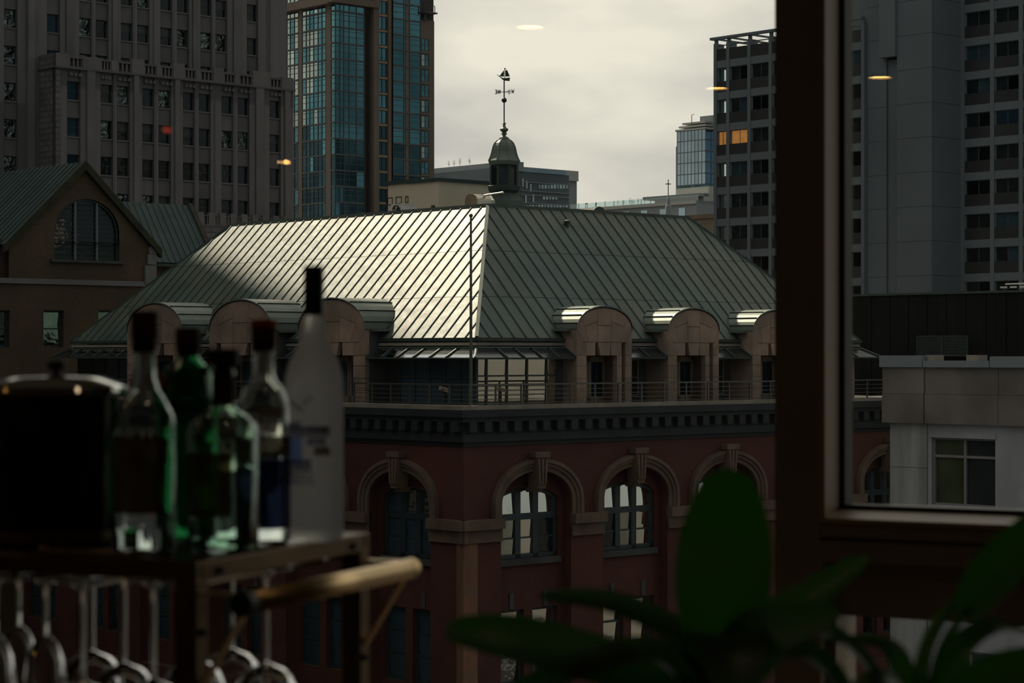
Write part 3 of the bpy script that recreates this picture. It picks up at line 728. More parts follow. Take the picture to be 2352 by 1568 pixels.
# sailing-boat vane, thin cut metal facing the street: boat plane runs across the view
ca, sa = math.cos(-math.radians(42.5) + .05), math.sin(-math.radians(42.5) + .05)
def vp(x, y, dd=0.0): return (qx + (x * ca - dd * sa) * sc, qy + (x * sa + dd * ca) * sc, zp(y))
def plate(name, pts, th=1.1):
    MB().prism([vp(x - 1158, y, -th) for x, y in pts], [vp(x - 1158, y, th) for x, y in pts]).build(name, 'iron', vane)
plate('hull', [(1150, 177), (1156, 179.5), (1163, 179), (1171.5, 178), (1170.5, 186), (1158, 185), (1153, 182)])
plate('bowsprit', [(1141.5, 172), (1142.3, 171.4), (1152, 178), (1151, 179.5)])
plate('jib', [(1147, 175), (1157.6, 161), (1157.6, 176)])
plate('mainsail', [(1160.2, 162), (1164.5, 160.5), (1171, 175), (1160.5, 176)])
plate('mast', [(1158.3, 156), (1159.6, 156), (1159.6, 181), (1158.3, 181)])
plate('pennant', [(1159.6, 156.5), (1163, 158), (1159.6, 160)])
# compass arms with their letters; they read correctly from the far side
ST = {'E': [((0, 0), (0, 1)), ((0, 0), (.6, 0)), ((0, .5), (.5, .5)), ((0, 1), (.6, 1))],
      'N': [((0, 0), (0, 1)), ((0, 1), (.65, 0)), ((.65, 0), (.65, 1))],
      'W': [((0, 1), (.2, 0)), ((.2, 0), (.42, .8)), ((.42, .8), (.64, 0)), ((.64, 0), (.85, 1))],
      'S': [((.6, .85), (.45, 1)), ((.45, 1), (.15, 1)), ((.15, 1), (0, .75)), ((0, .75), (.6, .3)), ((.6, .3), (.45, 0)), ((.45, 0), (.12, 0)), ((.12, 0), (0, .15))]}
arms = {'E': (-19.5, 212, -3, 1), 'W': (19, 209.5, 3, 1), 'N': (-10.5, 209, 20, 1), 'S': (10.5, 214, -20, 1)}
for ch, (x, y, dd, fl) in arms.items():
    am = MB(); am.tube([vp(0, 211), vp(x * .82, y + 0, dd)], .018, 6); am.build('arm', 'iron', vane)
    lm = MB(); hgt = 9.0
    for (p, q) in ST[ch]:
        fl = -1 if ch in 'EN' else 1
        lm.bar(vp(x + fl * (p[0] - .3) * hgt * .75, y + 4 - p[1] * hgt, dd), vp(x + fl * (q[0] - .3) * hgt * .75, y + 4 - q[1] * hgt, dd), .04, .03)
    lm.build('letter', 'iron', vane)
# things on the roof ------------------------------------------------
def onroof(name, label, cat, px, Y, rz=0): 
    p = Vector(((px - CX) / F * Y, Y)); o = empty(name, (p.x, p.y, zT), math.radians(42.5) + rz); tag(o, label, cat); return o
PE = Bld('rooftop_penthouse', 'cream rendered penthouse with dark green roof edge on the copper roof', 1007, 115.0, base=zT)
p0 = PE.root; zt1 = PE.zR(416, 0); ey = PE.ly(941); ey2 = PE.ly(880); ex = PE.rx(1132)
pw_ = MB().box(0, ex, 0, ey, zT, zt1); pw_.build('wall', 'cream_wall', p0)
zt2 = PE.zL(424, ey2)
MB().box(.35, ex, ey + .0, ey2, zT, zt2).build('wall', 'cream_wall', p0)
MB().box(-.12, ex + .1, -.12, ey + .1, zt1, zt1 + .18).build('roof_edge', 'roof_copper_old', p0)
MB().box(.22, ex, ey + .05, ey2 + .12, zt2, zt2 + .18).build('roof_edge', 'roof_copper_old', p0)
for (pa, pb, ya, yb) in ((887, 902, 452, 470), (909, 923, 450, 467), (931, 938, 449, 465)):
    a0, a1 = PE.ly(pb, -.35), PE.ly(pa, -.35); fwin(p0, 'L', a0, a1, PE.zL(yb, a0), PE.zL(ya, a0), -.33, 'frame_dark', 'pane_dark', 1, 1, .05, name='vent_window')
fblk('wall_lamp', 'iron', p0, 'L', PE.ly(999), PE.ly(994), PE.zL(482, 1), PE.zL(473, 1), 0, .12)
# condenser unit
ac = onroof('air_conditioner', 'white outdoor condenser with round fan beside the cream penthouse', 'air conditioner', 912, 112.0)
s2 = 112.0 / F; zb_ = (HZ - 492) * s2; ztp = (HZ - 470) * s2; ORG[ac] = Vector((0, 0, zT))
MB().box(0, .95, -.45, .45, zT, ztp).build('case', 'white_paint', ac)
cyl = MB(); 
for i in range(1): cyl.lathe([(.30, 0), (.30, .05)], 24)
cyl.v = [(-.05 + (-z), y, x * 1.0 + (zT + ztp) / 2 - .03) for x, y, z in [(v[0], v[1], v[2]) for v in cyl.v]]; cyl.build('fan_ring', 'rubber_black', ac)
for k in range(3):
    a = k * 2 * PI / 3; MB().hull8([(-.12, .05 * math.cos(a + 1.3), .05 * math.sin(a + 1.3) + (zT + ztp) / 2 - .03), (-.12, .26 * math.cos(a + .35), .26 * math.sin(a + .35) + (zT + ztp) / 2 - .03), (-.12, .26 * math.cos(a - .35), .26 * math.sin(a - .35) + (zT + ztp) / 2 - .03), (-.12, .05 * math.cos(a - 1.3), .05 * math.sin(a - 1.3) + (zT + ztp) / 2 - .03)],
        [(-.14, .05 * math.cos(a + 1.3), .05 * math.sin(a + 1.3) + (zT + ztp) / 2 - .03), (-.14, .26 * math.cos(a + .35), .26 * math.sin(a + .35) + (zT + ztp) / 2 - .03), (-.14, .26 * math.cos(a - .35), .26 * math.sin(a - .35) + (zT + ztp) / 2 - .03), (-.14, .05 * math.cos(a - 1.3), .05 * math.sin(a - 1.3) + (zT + ztp) / 2 - .03)]).build('fan_blade', 'lamp_trim', ac)
MB().box(-.02, .97, -.47, .47, ztp, ztp + .05).build('lid', 'white_paint', ac)
# rounded metal duct
du = onroof('exhaust_duct', 'rounded shiny metal exhaust duct left of the cupola foot', 'duct', 1086, 108.0); ORG[du] = Vector((0, 0, zT))
s3 = 108.0 / F; zd1 = (HZ - 446) * s3
prof = [(-.45, zT), (-.45, zd1 - .35)] + [(-.45 + .35 - .35 * math.cos(k * PI / 12), zd1 - .35 + .35 * math.sin(k * PI / 12)) for k in range(1, 7)] + [(.45 - .35 + .35 * math.sin(k * PI / 12), zd1 - .35 + .35 * math.cos(k * PI / 12)) for k in range(0, 7)] + [(.45, zT)]
dm_ = MB(); dm_.prism([(-.1, x, z) for x, z in prof], [(.85, x, z) for x, z in prof]); smooth_angle(dm_.build('duct_body', 'steel_bright', du), 30)
dm2 = MB(); dm2.prism([(-.14, x * .99, z) for x, z in prof], [(-.08, x * .99, z) for x, z in prof]); dm2.build('flange', 'tower_tan', du)
MB().tube([(.5, -.3, zd1 - .05), (.5, -1.7, zd1 + .02)], .05, 10).build('pipe', 'steel_bright', du)
# half-round skylight hump and a small vent cowl
sv = onroof('barrel_skylight', 'low half-round skylight hump on the ridge to the right of the cupola', 'skylight', 1360, 112.0); ORG[sv] = Vector((0, 0, zT))
MB().prism([(x, -.5, z) for x, z in arch_pts(-.45, .45, zT, zT + .42, 12)], [(x, .9, z) for x, z in arch_pts(-.45, .45, zT, zT + .42, 12)]).build('skylight_shell', 'stone_tower_plain', sv)
MB().prism([(x, -.54, z) for x, z in arch_pts(-.5, .5, zT, zT + .47, 12)], [(x, -.48, z) for x, z in arch_pts(-.5, .5, zT, zT + .47, 12)]).build('skylight_rim', 'copper_dark', sv)
f_ = .86; sx_ = H.rx(1303, -INS * f_)
MB().lathe([(.09, 0), (.09, .22), (.16, .22), (.16, .30), (.02, .36)], 12, (sx_, INS * f_, zE + RISE * f_)).build('vent_cowl', 'iron', R0)
# flagpole at the corner of the terrace
fp = empty('flagpole', (*H.wp(-1.0, -.75), zF)); tag(fp, 'slim metal flagpole with ball top at the roof corner', 'flagpole')
top = (HZ - 499) / F * H.wp(-1.0, -.75).y - zF
MB().tube([(0, 0, 0), (0, 0, top)], [.075, .045], 12).build('pole', 'rail_metal', fp)
smooth_angle(MB().lathe([(.085 * math.sin(PI * i / 10) + .001, top + .08 - .085 * math.cos(PI * i / 10)) for i in range(11)], 16).build('ball', 'rail_metal', fp))
# two small flood lamps on the terrace
for (px, lab, m) in ((1019, 'tan flood lamp on a post at the terrace rail left of the flagpole', -1), (1150, 'hooded flood lamp on a post at the terrace rail right of the flagpole', 1)):
    a = H.ly(px, 1.5) if m < 0 else H.rx(px, 1.2); wp = H.wp(-1.5, a) if m < 0 else H.wp(a, -1.2)
    fo = empty('flood_lamp', (wp.x, wp.y, zF)); tag(fo, lab, 'lamp')
    MB().tube([(0, 0, 0), (0, 0, .62)], .05, 8).build('post', 'iron', fo)
    MB().box(-.16, .16, -.12, .12, 0, .06).build('foot', 'iron', fo)
    hm = MB(); hm.hull8([(-.22, -.14, .70), (.22, -.14, .56), (.22, .14, .56), (-.22, .14, .70)], [(-.18, -.12, .86), (.26, -.12, .72), (.26, .12, .72), (-.18, .12, .86)]); hm.build('lamp_head', 'tower_tan', fo)
    MB().bar((-.02, -.16, .6), (-.02, -.16, .78), .03).build('bracket', 'iron', fo)
# ------------------------------------------------------------------ gabled brick building on the left
G = Bld('gabled_brick_building', 'tan brick gable house with green seamed roof and large half-round window', 20, 125.0)
g0 = G.root; gw = G.rx(355); gp = gw / 2; zG = G.zR(549, 0); zP = G.zR(374, gp)
zw = lambda py, a: G.zR(py, a)
wa0, wa1 = G.rx(124), G.rx(274); wsp = zw(530, wa0); wtp = zw(457, (wa0 + wa1) / 2); wbt = zw(595, wa0)
gm = MB(); N_ = 24
arch_wall(gm, 'R', 0, gw, wbt - 1.5, zG, 0, [(wa0, wa1, wbt, zG, zG)], .5)
def rake(x): return zP - abs(x - gp) / gp * (zP - zG)
ar = [(x, max(h, zG)) for x, h in arch_pts(wa0, wa1, wsp, wtp, 28)]
pts = [(0, zG), (wa0, zG)] + [p for p in ar[1:-1]] + [(wa1, zG), (gw, zG)]
for p, q in zip(pts, pts[1:]):
    if q[0] - p[0] < 1e-4: continue
    seq = [p, q, (q[0], rake(q[0]) + 1e-3)] + ([(gp, zP)] if p[0] < gp < q[0] else []) + [(p[0], rake(p[0]) + 1e-3)]
    gm.add([fxyz('R', a, h, 0) for a, h in seq], [tuple(range(len(seq)))])
gm.build('gable_wall', 'brick_tan', g0)
zlow = zw(652, gw / 2)
lw0 = -6.0
ws = []
for (pa, pb) in ((-20, 22), (100, 146), (226, 268)):
    ws.append((G.rx(pa), G.rx(pb), zw(797, G.rx(pb)), zw(712, G.rx(pa)), zw(712, G.rx(pa))))
lm = MB(); arch_wall(lm, 'R', lw0, gw, GROUND, wbt - 1.5, 0, ws, .45)
lm.build('brick_wall', 'brick_tan', g0)
MB().box(lw0, gw - .02, .5, 26, GROUND, zG).build('core', 'brick_tan', g0)
for (a, b_, z0, z1, _) in ws:
    fwin(g0, 'R', a, b_, z0, z1, -.25, 'frame_green', lambda i, j: 'pane_wavy', 1, 2, .12, name='sash_window', tilt=math.radians(.5))
fw_ = MB(); fbox(fw_, 'R', lw0, gw + .1, zw(652, 2), zw(640, 2), -.1, .10); fw_.build('stone_band', 'stone_tower_plain', g0)
fw_ = MB(); fbox(fw_, 'R', wa0 - .25, wa1 + .25, wbt - .16, wbt, -.1, .22); fw_.build('window_sill', 'stone_dark', g0)
# half-round window: dark louvred glazing, two pale bars
hw = MB(); A = arch_pts(wa0, wa1, wsp, wtp, 28); B_ = arch_pts(wa0 + .12, wa1 - .12, wsp, wtp - .12, 28)
for p, q, r1, r2 in zip(A, A[1:], B_, B_[1:]): fprism(hw, 'R', [p, q, r2, r1], -.35, -.15)
fbox(hw, 'R', wa0, wa0 + .12, wbt, wsp, -.35, -.15); fbox(hw, 'R', wa1 - .12, wa1, wbt, wsp, -.35, -.15)
hwo = hw.build('half_round_window', 'frame_green', g0)
b1, b2 = G.rx(172, -.2), G.rx(222, -.2); cc = (wa0 + wa1) / 2; hr = (wa1 - wa0) / 2
def ah(x): return wsp + (wtp - wsp) * math.sqrt(max(0, 1 - ((x - cc) / hr) ** 2))
for x in (b1, b2): fblk('bar', 'concrete_cool', hwo, 'R', x - .06, x + .06, wbt, ah(x) - .05, -.3, -.14)
xs = [wa0 + .05, b1, b2, wa1 - .05]
for i in range(3):
    top = [xs[i + 1] - (xs[i + 1] - xs[i]) * k / 8 for k in range(9)]
    pts = [(xs[i], wbt), (xs[i + 1], wbt)] + [(x, ah(x) - .03) for x in top]
    m = MB(); fprism(m, 'R', pts, -.34, -.30); m.build('pane', 'pane_dark', hwo)
z = wbt + .15
while z < wtp - .3:
    half = hr * math.sqrt(max(0, 1 - max(0, (z - wsp) / (wtp - wsp)) ** 2)) - .15
    m = MB(); m.hull8([fxyz('R', cc - half, z, -.30), fxyz('R', cc + half, z, -.30), fxyz('R', cc + half, z + .02, -.30), fxyz('R', cc - half, z + .02, -.30)],
                      [fxyz('R', cc - half, z - .06, -.22), fxyz('R', cc + half, z - .06, -.22), fxyz('R', cc + half, z - .04, -.22), fxyz('R', cc - half, z - .04, -.22)]); m.build('louvre_slat', 'frame_green', hwo); z += .26
# roof: two slopes with seams, mossy verge
def seam_roof(parent, P00, P10, P11, P01, n, mname, sname='seam_copper'):
    """Sloping quad split into strips with ribs; P00-P10 eave, P01-P11 ridge."""
    P00, P10, P11, P01 = [Vector(p) for p in (P00, P10, P11, P01)]
    nor = (P10 - P00).cross(P01 - P00).normalized(); 
    if nor.z < 0: nor = -nor
    dk = MB().add([P00, P10, P11, P01], [(0, 1, 2, 3)]).build('roof_slope', sname, parent)
    for k in range(n):
        e0, e1 = P00.lerp(P10, (k + .03) / n), P00.lerp(P10, (k + .97) / n); r0, r1 = P01.lerp(P11, (k + .03) / n), P01.lerp(P11, (k + .97) / n)
        q = [e0, e1, r1, r0]; MB().prism([p + nor * .01 for p in q], [p + nor * .04 for p in q]).build('roof_panel', mname, dk)
        e, r = P00.lerp(P10, k / n), P01.lerp(P11, k / n); MB().bar(e + nor * .05, r + nor * .05, .06, .07, up=nor).build('roof_seam', sname, dk)
    return dk
ov = .25
seam_roof(g0, (-.35, -ov, zG - .33), (-.35, 26, zG - .33), (gp, 26, zP + .02), (gp, -ov, zP + .02), 46, 'roof_copper_old')
seam_roof(g0, (gw + .35, -ov, zG - .33), (gw + .35, 26, zG - .33), (gp, 26, zP + .02), (gp, -ov, zP + .02), 46, 'roof_copper_old')
for sx in (-.35, gw + .35):
    v_ = MB(); v_.hull8([(sx, -ov - .05, zG - .75), (gp, -ov - .05, zP - .42), (gp, .1, zP - .42), (sx, .1, zG - .75)], [(sx, -ov - .05, zG - .30), (gp, -ov - .05, zP + .10), (gp, .1, zP + .10), (sx, .1, zG - .30)]); v_.build('verge', 'moss', g0)
# stone kneeler
kx = gw
for (h0, h1, w_) in ((zw(652, gw), zw(610, gw), .75), (zw(608, gw), zw(585, gw), .55), (zw(584, gw), zw(568, gw), .45)):
    blk('kneeler_stone', 'stone_tower_plain', g0, kx - w_, kx + .05, -.15, .3, h0, h1)
# annex behind with its own seamed roof
AY = G.zR; a0 = G.rx(300, -7); ax = [G.rx(280, -11.5), G.rx(432, -11.5)]
er0, er1 = G.rx(330, -7.5), G.rx(494, -7.5)
zr = G.zR(464, ax[0], -11.5); ze = G.zR(602, er0, -7.5)
seam_roof(g0, (er0 - 3, 7.5, ze), (er1, 7.5, ze), (ax[1], 11.5, zr), (ax[0] - 3, 11.5, zr), 17, 'roof_copper_old')
m = MB().add([(er1, 7.5, ze), (ax[1], 11.5, zr), (er1, 15.5, ze)], [(0, 1, 2)]); m.build('annex_gable', 'brick_tan', g0)
MB().add([(er1, 15.5, ze), (er0 - 3, 15.5, ze), (ax[0] - 3, 11.5, zr), (ax[1], 11.5, zr)], [(0, 1, 2, 3)]).build('rear_roof_slopes', 'roof_copper_old', g0)
MB().bar((er1 + .1, 7.4, ze - .1), (ax[1] + .1, 11.5, zr + .05), .3, .35).build('verge', 'moss', g0)
MB().box(er0 - 3, er1 - .2, 7.8, 15.3, GROUND, ze - .1).build('annex_wall', 'brick_tan', g0)
MB().box(er0 - 3, er1, 7.3, 7.6, ze - .25, ze - .05).build('gutter', 'copper_dark', g0)
fwin(g0, 'R', G.rx(372, -7.8), G.rx(398, -7.8), ze - 2.2, ze - .5, -7.75, 'frame_green', 'pane_dark', 1, 1, .1, name='sash_window')

# ------------------------------------------------------------------ pale stone office tower behind it
T = Bld('stone_office_tower', 'tall grey-brown stone office tower with vertical piers and balustrades', 128, 205.0)
t0 = T.root
cols = [170, 246, 284, 341, 379, 434, 471, 523, 560, 632]
def tower_face(px_shift, out, cols_px, s0, s1, ztop, rows, hw_, wh, name_, depth=.55):
    """Piers, recessed spandrels and deep-set windows."""
    cs = [T.rx(p, out) for p in cols_px]
    MB().box(s0 + .1, s1 - .1, -out + depth, -out + 16, GROUND, ztop).build('block', 'stone_tower', t0)
    b_ = [(c - hw_, c + hw_) for c in cs]
    xs = [s0] + [q for p in b_ for q in p] + [s1]
    for i in range(0, len(xs), 2):
        fblk('pier', 'stone_tower', t0, 'R', xs[i], xs[i + 1], GROUND, ztop, out - depth, out if (xs[i + 1] - xs[i]) > 1.3 else out - .06)
        w_ = xs[i + 1] - xs[i]
        if 1.3 < w_ < 3.5: fblk('rib', 'stone_tower_plain', t0, 'R', xs[i] + w_ * .30, xs[i + 1] - w_ * .30, GROUND, ztop, out, out + .14)
    for ci, (p, q) in enumerate(b_):
        zz = [r for r in rows if r < ztop - .5]
        for r in zz:
            top = r
            pm_ = random.random(); m_ = 'pane_curly' if pm_ < .22 else ('pane_blind' if pm_ < .38 else 'pane_dark')
            if (out == 0 and ci == 0) or (out != 0 and ci == 1): m_ = 'pane_blue'
            elif out != 0 and ci == 0: m_ = 'pane_curly'
            fwin(t0, 'R', p, q, top - wh, top, out - depth + .14, 'frame_dark', (lambda i, j, m_=m_: m_ if (m_ != 'pane_blind' or j == 1) else 'pane_dark'), 1, 2, .09, .06, name='sash_window')
            fblk('window_sill', 'stone_tower_plain', t0, 'R', p, q, top - wh - .12, top - wh, out - depth, out - .12)
        edges = [ztop] + [v for r in zz for v in (r, r - wh - .12)] + [GROUND]
        for i in range(0, len(edges), 2):
            if edges[i] - edges[i + 1] > .1: fblk('spandrel', 'stone_tower_panel', t0, 'R', p, q, edges[i + 1], edges[i], out - depth, out - .22)
fh = 84 * T.wp(T.rx(170), 0).y / F
s1 = T.rx(674)
zt0 = T.zR(152, 0)
r0 = T.zR(186, T.rx(170))
tower_face(0, 0, cols, 0, s1, zt0 - .1, [r0 - fh * i for i in range(5)], .72, 1.78, 'low')
# parapet with balustrade slots
band = MB(); fbox(band, 'R', -.15, s1 + .15, zt0 - .12, zt0 + .05, -1, .18); band.build('cornice', 'stone_tower_panel', t0)
bandL = MB().box(-.18, .6, 0, 3.2, zt0 - .12, zt0 + .05); bandL.build('cornice', 'stone_tower_panel', t0)
MB().box(0, .5, 0, 3.2, GROUND, zt0 + 1.3).build('side_wall', 'stone_tower', t0)
hp = 1.15
pb = [(128, 158, 1.3), (190, 232, 1.2), (256, 270, 1.1), (303, 331, 1.5), (360, 370, 1.1), (398, 424, 1.5), (450, 460, 1.1), (490, 514, 1.5), (540, 549, 1.1), (580, 620, 1.6), (647, 674, 1.25)]
for (p, q, h) in pb: fblk('parapet_block', 'stone_tower_plain', t0, 'R', T.rx(p), T.rx(q), zt0 + .05, zt0 + h, -.5, .05)
for (p, q) in zip(pb, pb[1:]):
    x0, x1 = T.rx(p[1]), T.rx(q[0]); bm_ = MB(); fbox(bm_, 'R', x0, x1, zt0 + hp - .22, zt0 + hp, -.4, 0); fbox(bm_, 'R', x0, x1, zt0 + .05, zt0 + .18, -.4, 0); fbox(bm_, 'R', x0, x1, zt0, zt0 + hp - .1, -.42, -.36)
    bo = bm_.build('balustrade', 'stone_tower_panel', t0)
    for k in range(4):
        w_ = (x1 - x0); fblk('baluster', 'stone_tower_plain', bo, 'R', x0 + w_ * (k + .12) / 3.4, x0 + w_ * (k + .12) / 3.4 + w_ * .10, zt0 + .18, zt0 + hp - .2, -.3, -.05)
    for k in range(3):
        w_ = x1 - x0; x = x0 + w_ * (k + .5) / 3; m = MB(); fprism(m, 'R', [(x - w_ * .12, zt0 - .75)] + arch_pts(x - w_ * .12, x + w_ * .12, zt0 - .6, zt0 - .42, 6) + [(x + w_ * .12, zt0 - .75)], -.05, .05); m.build('corbel_arch', 'stone_tower_panel', t0)
# set-back upper block
uo = -3.2; u0, u1 = T.rx(-70, uo), T.rx(659, uo)
r1 = T.zR(32, T.rx(123, uo), uo)
tower_face(0, uo, [25, 123, 197, 235, 292, 330, 383, 421, 474, 509, 580], u0, u1, 58.0, [r1 + fh * i for i in range(1, -6, -1)], .72, 1.75, 'up')
fblk('pilaster', 'stone_tower_plain', t0, 'R', T.rx(62, uo), T.rx(76, uo), GROUND, 58, uo, uo + .35)
# lower skirt block with balustrade
lo_ = 1.6; q0, q1 = T.rx(455, lo_), T.rx(676, lo_); zl = T.zR(492, q0, lo_)
MB().box(q0 - 12, q1, -lo_, 0, GROUND, zl - .9).build('skirt_block', 'stone_tower', t0)
for k in range(9):
    x0 = q0 + (q1 - q0) * k / 9; fblk('parapet_block', 'stone_tower_plain', t0, 'R', x0, x0 + .7, zl - .9, zl + .25, lo_ - .4, lo_)
    x1 = q0 + (q1 - q0) * (k + 1) / 9; bm_ = MB(); fbox(bm_, 'R', x0 + .7, x1, zl - .15, zl, lo_ - .35, lo_ - .05); fbox(bm_, 'R', x0 + .7, x1, zl - .9, zl - .1, lo_ - .4, lo_ - .34); bo = bm_.build('balustrade', 'stone_tower_panel', t0)
    for j in range(5): fblk('baluster', 'stone_tower_plain', bo, 'R', x0 + .75 + j * .38, x0 + .87 + j * .38, zl - .9, zl - .15, lo_ - .3, lo_ - .1)
# main shaft of the tower, out of the frame on the left; its shadow falls on the roofs
sh = MB().box(u0 - 95, u0 - TOWER_GAP, 3.2, 40, GROUND, TOWER_TOP); sh.build('main_shaft', 'stone_tower', t0)

# unseen block added left of the frame to keep the sky off the left-hand fronts
sbk = MB().box(-70, -30, -5, 70, GROUND, 19); sb = sbk.build('added_sky_blocker', 'stone_tower')
sb.location = (H.o.x, H.o.y, 0); sb.rotation_euler = (0, 0, math.radians(42.5)); tag(sb, 'plain stone block added left of the frame to darken the left-hand fronts', kind='structure')
for k in range(18):
    for f in range(7): blk('window', 'pane_dark', sb, -30.02, -29.95, -3 + k * 4, -1 + k * 4, -10 + f * 4, -7.6 + f * 4)
# ------------------------------------------------------------------ glass apartment tower
D = Bld('glass_apartment_tower', 'tall teal glass apartment tower with brown concrete fins, left of the sky', 770, 400.0)
d0 = D.root; fl = 36.6 * 400 / F; zs0 = D.zR(25, 0)
nF = 14; floors = [zs0 - fl * i for i in range(-2, nF)]
eL = D.ly(640); eR = D.rx(837)
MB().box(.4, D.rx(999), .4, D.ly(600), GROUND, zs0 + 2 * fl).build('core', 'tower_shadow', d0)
def strip(face, pxs, out=0.0, dark=None):
    f_ = D.ly if face == 'L' else D.rx
    xs = [f_(p, out) for p in pxs]
    if xs[0] > xs[-1]: xs = xs[::-1]
    for z in floors:
        m = MB(); fbox(m, face, xs[0], xs[-1], z - .12, z + .20, out - .4, out + .12); fbox(m, face, xs[0], xs[-1], z - .62, z - .54, out - .1, out + .04); fbox(m, face, xs[0], xs[-1], z - 1.62, z - 1.54, out - .1, out + .04)
        for x in xs: fbox(m, face, x - .05, x + .05, z - fl + .2, z - .12, out - .1, out + .05)
        o = m.build('window_strip', 'tower_slab', d0)
        for a, b_ in zip(xs, xs[1:]):
            lvl = (zs0 - z) / fl; r = random.random()
            if face == 'L': pm = 'pane_pale' if (lvl < 6 and a > xs[-1] * .45 and r < .75) else ('pane_teal' if (lvl < 6 + (1 - a / xs[-1]) * 3 or r < .12) else 'pane_teal_dark')  # pale upper and dark lower panes stand in for mirrored sky and buildings
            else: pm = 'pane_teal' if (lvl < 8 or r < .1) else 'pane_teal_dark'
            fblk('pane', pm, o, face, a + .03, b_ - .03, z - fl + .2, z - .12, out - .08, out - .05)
strip('L', [760, 770]); strip('L', [694, 703, 711, 720, 730, 739, 748]); strip('L', [640, 650, 659, 666, 676, 685])
for (p, q) in ((685, 694), (748, 760)): fblk('pier', 'tower_brown', d0, 'L', D.ly(q), D.ly(p), GROUND, zs0 + 2 * fl, -.3, .02)
strip('R', [770, 781, 790, 802, 819, 837])
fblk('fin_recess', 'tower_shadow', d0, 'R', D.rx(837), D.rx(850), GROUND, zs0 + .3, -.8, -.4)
fblk('fin', 'tower_brown', d0, 'R', D.rx(854), D.rx(866), GROUND, zs0 + 2 * fl, -1, .6)
fblk('fin', 'tower_brown', d0, 'R', D.rx(889), D.rx(896), GROUND, zs0 + 2 * fl, -1, .4)
MB().box(D.rx(866), D.rx(889), -.0, .4, GROUND, zs0 + 2 * fl).build('bay_wall', 'tower_brown', d0)
for i, z in enumerate(floors):
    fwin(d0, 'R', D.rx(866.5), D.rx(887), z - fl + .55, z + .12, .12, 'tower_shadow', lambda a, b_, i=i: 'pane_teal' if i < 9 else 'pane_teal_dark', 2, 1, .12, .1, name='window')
    fblk('spandrel', 'tower_tan', d0, 'R', D.rx(866.5), D.rx(888), z - fl + .1, z - fl + .52, 0, .25)
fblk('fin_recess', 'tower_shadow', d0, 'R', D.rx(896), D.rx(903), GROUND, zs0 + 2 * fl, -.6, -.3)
strip('R', [903, 928, 941, 966], .1)
fblk('pier', 'tower_brown', d0, 'R', D.rx(931), D.rx(938), GROUND, zs0 + 2 * fl, -.2, .14)
MB().box(D.rx(967), D.rx(999), .2, .9, GROUND, D.zR(48, D.rx(999))).build('end_wall', 'tower_brown', d0)
for i, z in enumerate(floors[3:]):
    fwin(d0, 'R', D.rx(968), D.rx(986), z - fl + .55, z - .1, -.05, 'tower_slab', lambda a, b_, i=i: 'pane_pale' if (i in (1, 4, 5, 7, 9) and a == 0) else 'pane_teal', 2, 2, .10, .1, name='window')
    fblk('spandrel', 'tower_brown', d0, 'R', D.rx(967.5), D.rx(987), z - fl + .1, z - fl + .5, -.3, -.02)
# roof terrace at the top right corner, overhanging slab and canopy beam
tz = D.zR(48, D.rx(975))
blk('terrace_slab', 'tower_slab', d0, D.rx(968), D.rx(996), -1.2, .8, D.zR(31, D.rx(975)), D.zR(28, D.rx(975)))
blk('post', 'tower_slab', d0, D.rx(973), D.rx(976), -.4, .3, tz, D.zR(30, D.rx(975)))
for q in (968, 976, 984, 990): blk('rail_post', 'tower_slab', d0, D.rx(q), D.rx(q) + .12, -1.1, -1.0, D.zR(28, D.rx(975)), D.zR(14, D.rx(975)))
blk('rail', 'tower_slab', d0, D.rx(968), D.rx(990.5), -1.12, -1.0, D.zR(14.5, D.rx(975)), D.zR(13, D.rx(975)))
MB().box(-1.4, D.rx(866), -1.0, .5, D.zR(7, 0), D.zR(-8, 0)).build('canopy_beam', 'tower_brown', d0)
MB().box(-1.4, .3, .5, eL + 4, D.zL(9, 0), D.zL(-8, 0)).build('canopy_beam', 'tower_brown', d0)
blk('podium_wall', 'tower_tan', d0, -.4, D.rx(866), -.3, .5, GROUND, zs0 - nF * fl + 2.2)

# ------------------------------------------------------------------ far blocks behind the cupola
K = Bld('far_glass_office_block', 'low grey glass office block with planted roof behind the cupola', 1118, 520.0)
k0 = K.root; zk = K.zL(380, 0)
MB().box(0, 30, 0, K.ly(960), GROUND, zk).build('wall', 'far_grey', k0)
MB().box(-.6, 30, -.6, K.ly(958), zk - 2.2, zk + .3).build('roof_edge', 'far_pale', k0)
for i in range(9):
    a = K.ly(1004 + i * 12); b_ = K.ly(1004 + i * 12 + 9); fblk('window', 'pane_pale' if i < 6 else 'pane_grey', k0, 'L', b_, a, zk - 3.6, zk - 2.8, -.2, .1)
for i in range(4):
    for j in range(3): fwin(k0, 'R', .3 + i * 1.0, 1.2 + i * 1.0, zk - 4.5 - j * 3.2, zk - 2.6 - j * 3.2, .1, 'far_grey', 'pane_grey' if (i + j) % 2 else 'pane_pale', 1, 1, .12, name='window')
for i in range(6):
    a = K.ly(1004 + i * 18); fblk('mullion', 'far_dark', k0, 'L', a - .1, a + .1, GROUND, zk - 2.2, 0, .12)
K2 = Bld('far_slate_office_block', 'long slate grey office block with ribbon windows right of the cupola', 1170, 480.0)
k2 = K2.root; z2 = K2.zR(392, 0); e2 = K2.rx(1307)
MB().box(0, e2, 0, 40, GROUND, z2).build('wall', 'far_dark', k2)
MB().box(0, e2 - 1.2, -.2, 30, z2, z2 + 1.0).build('roof_glass', 'pane_grey', k2)
MB().box(0, K2.rx(1200), -.4, 30, z2, z2 + 2.1).build('lift_house', 'far_grey', k2)
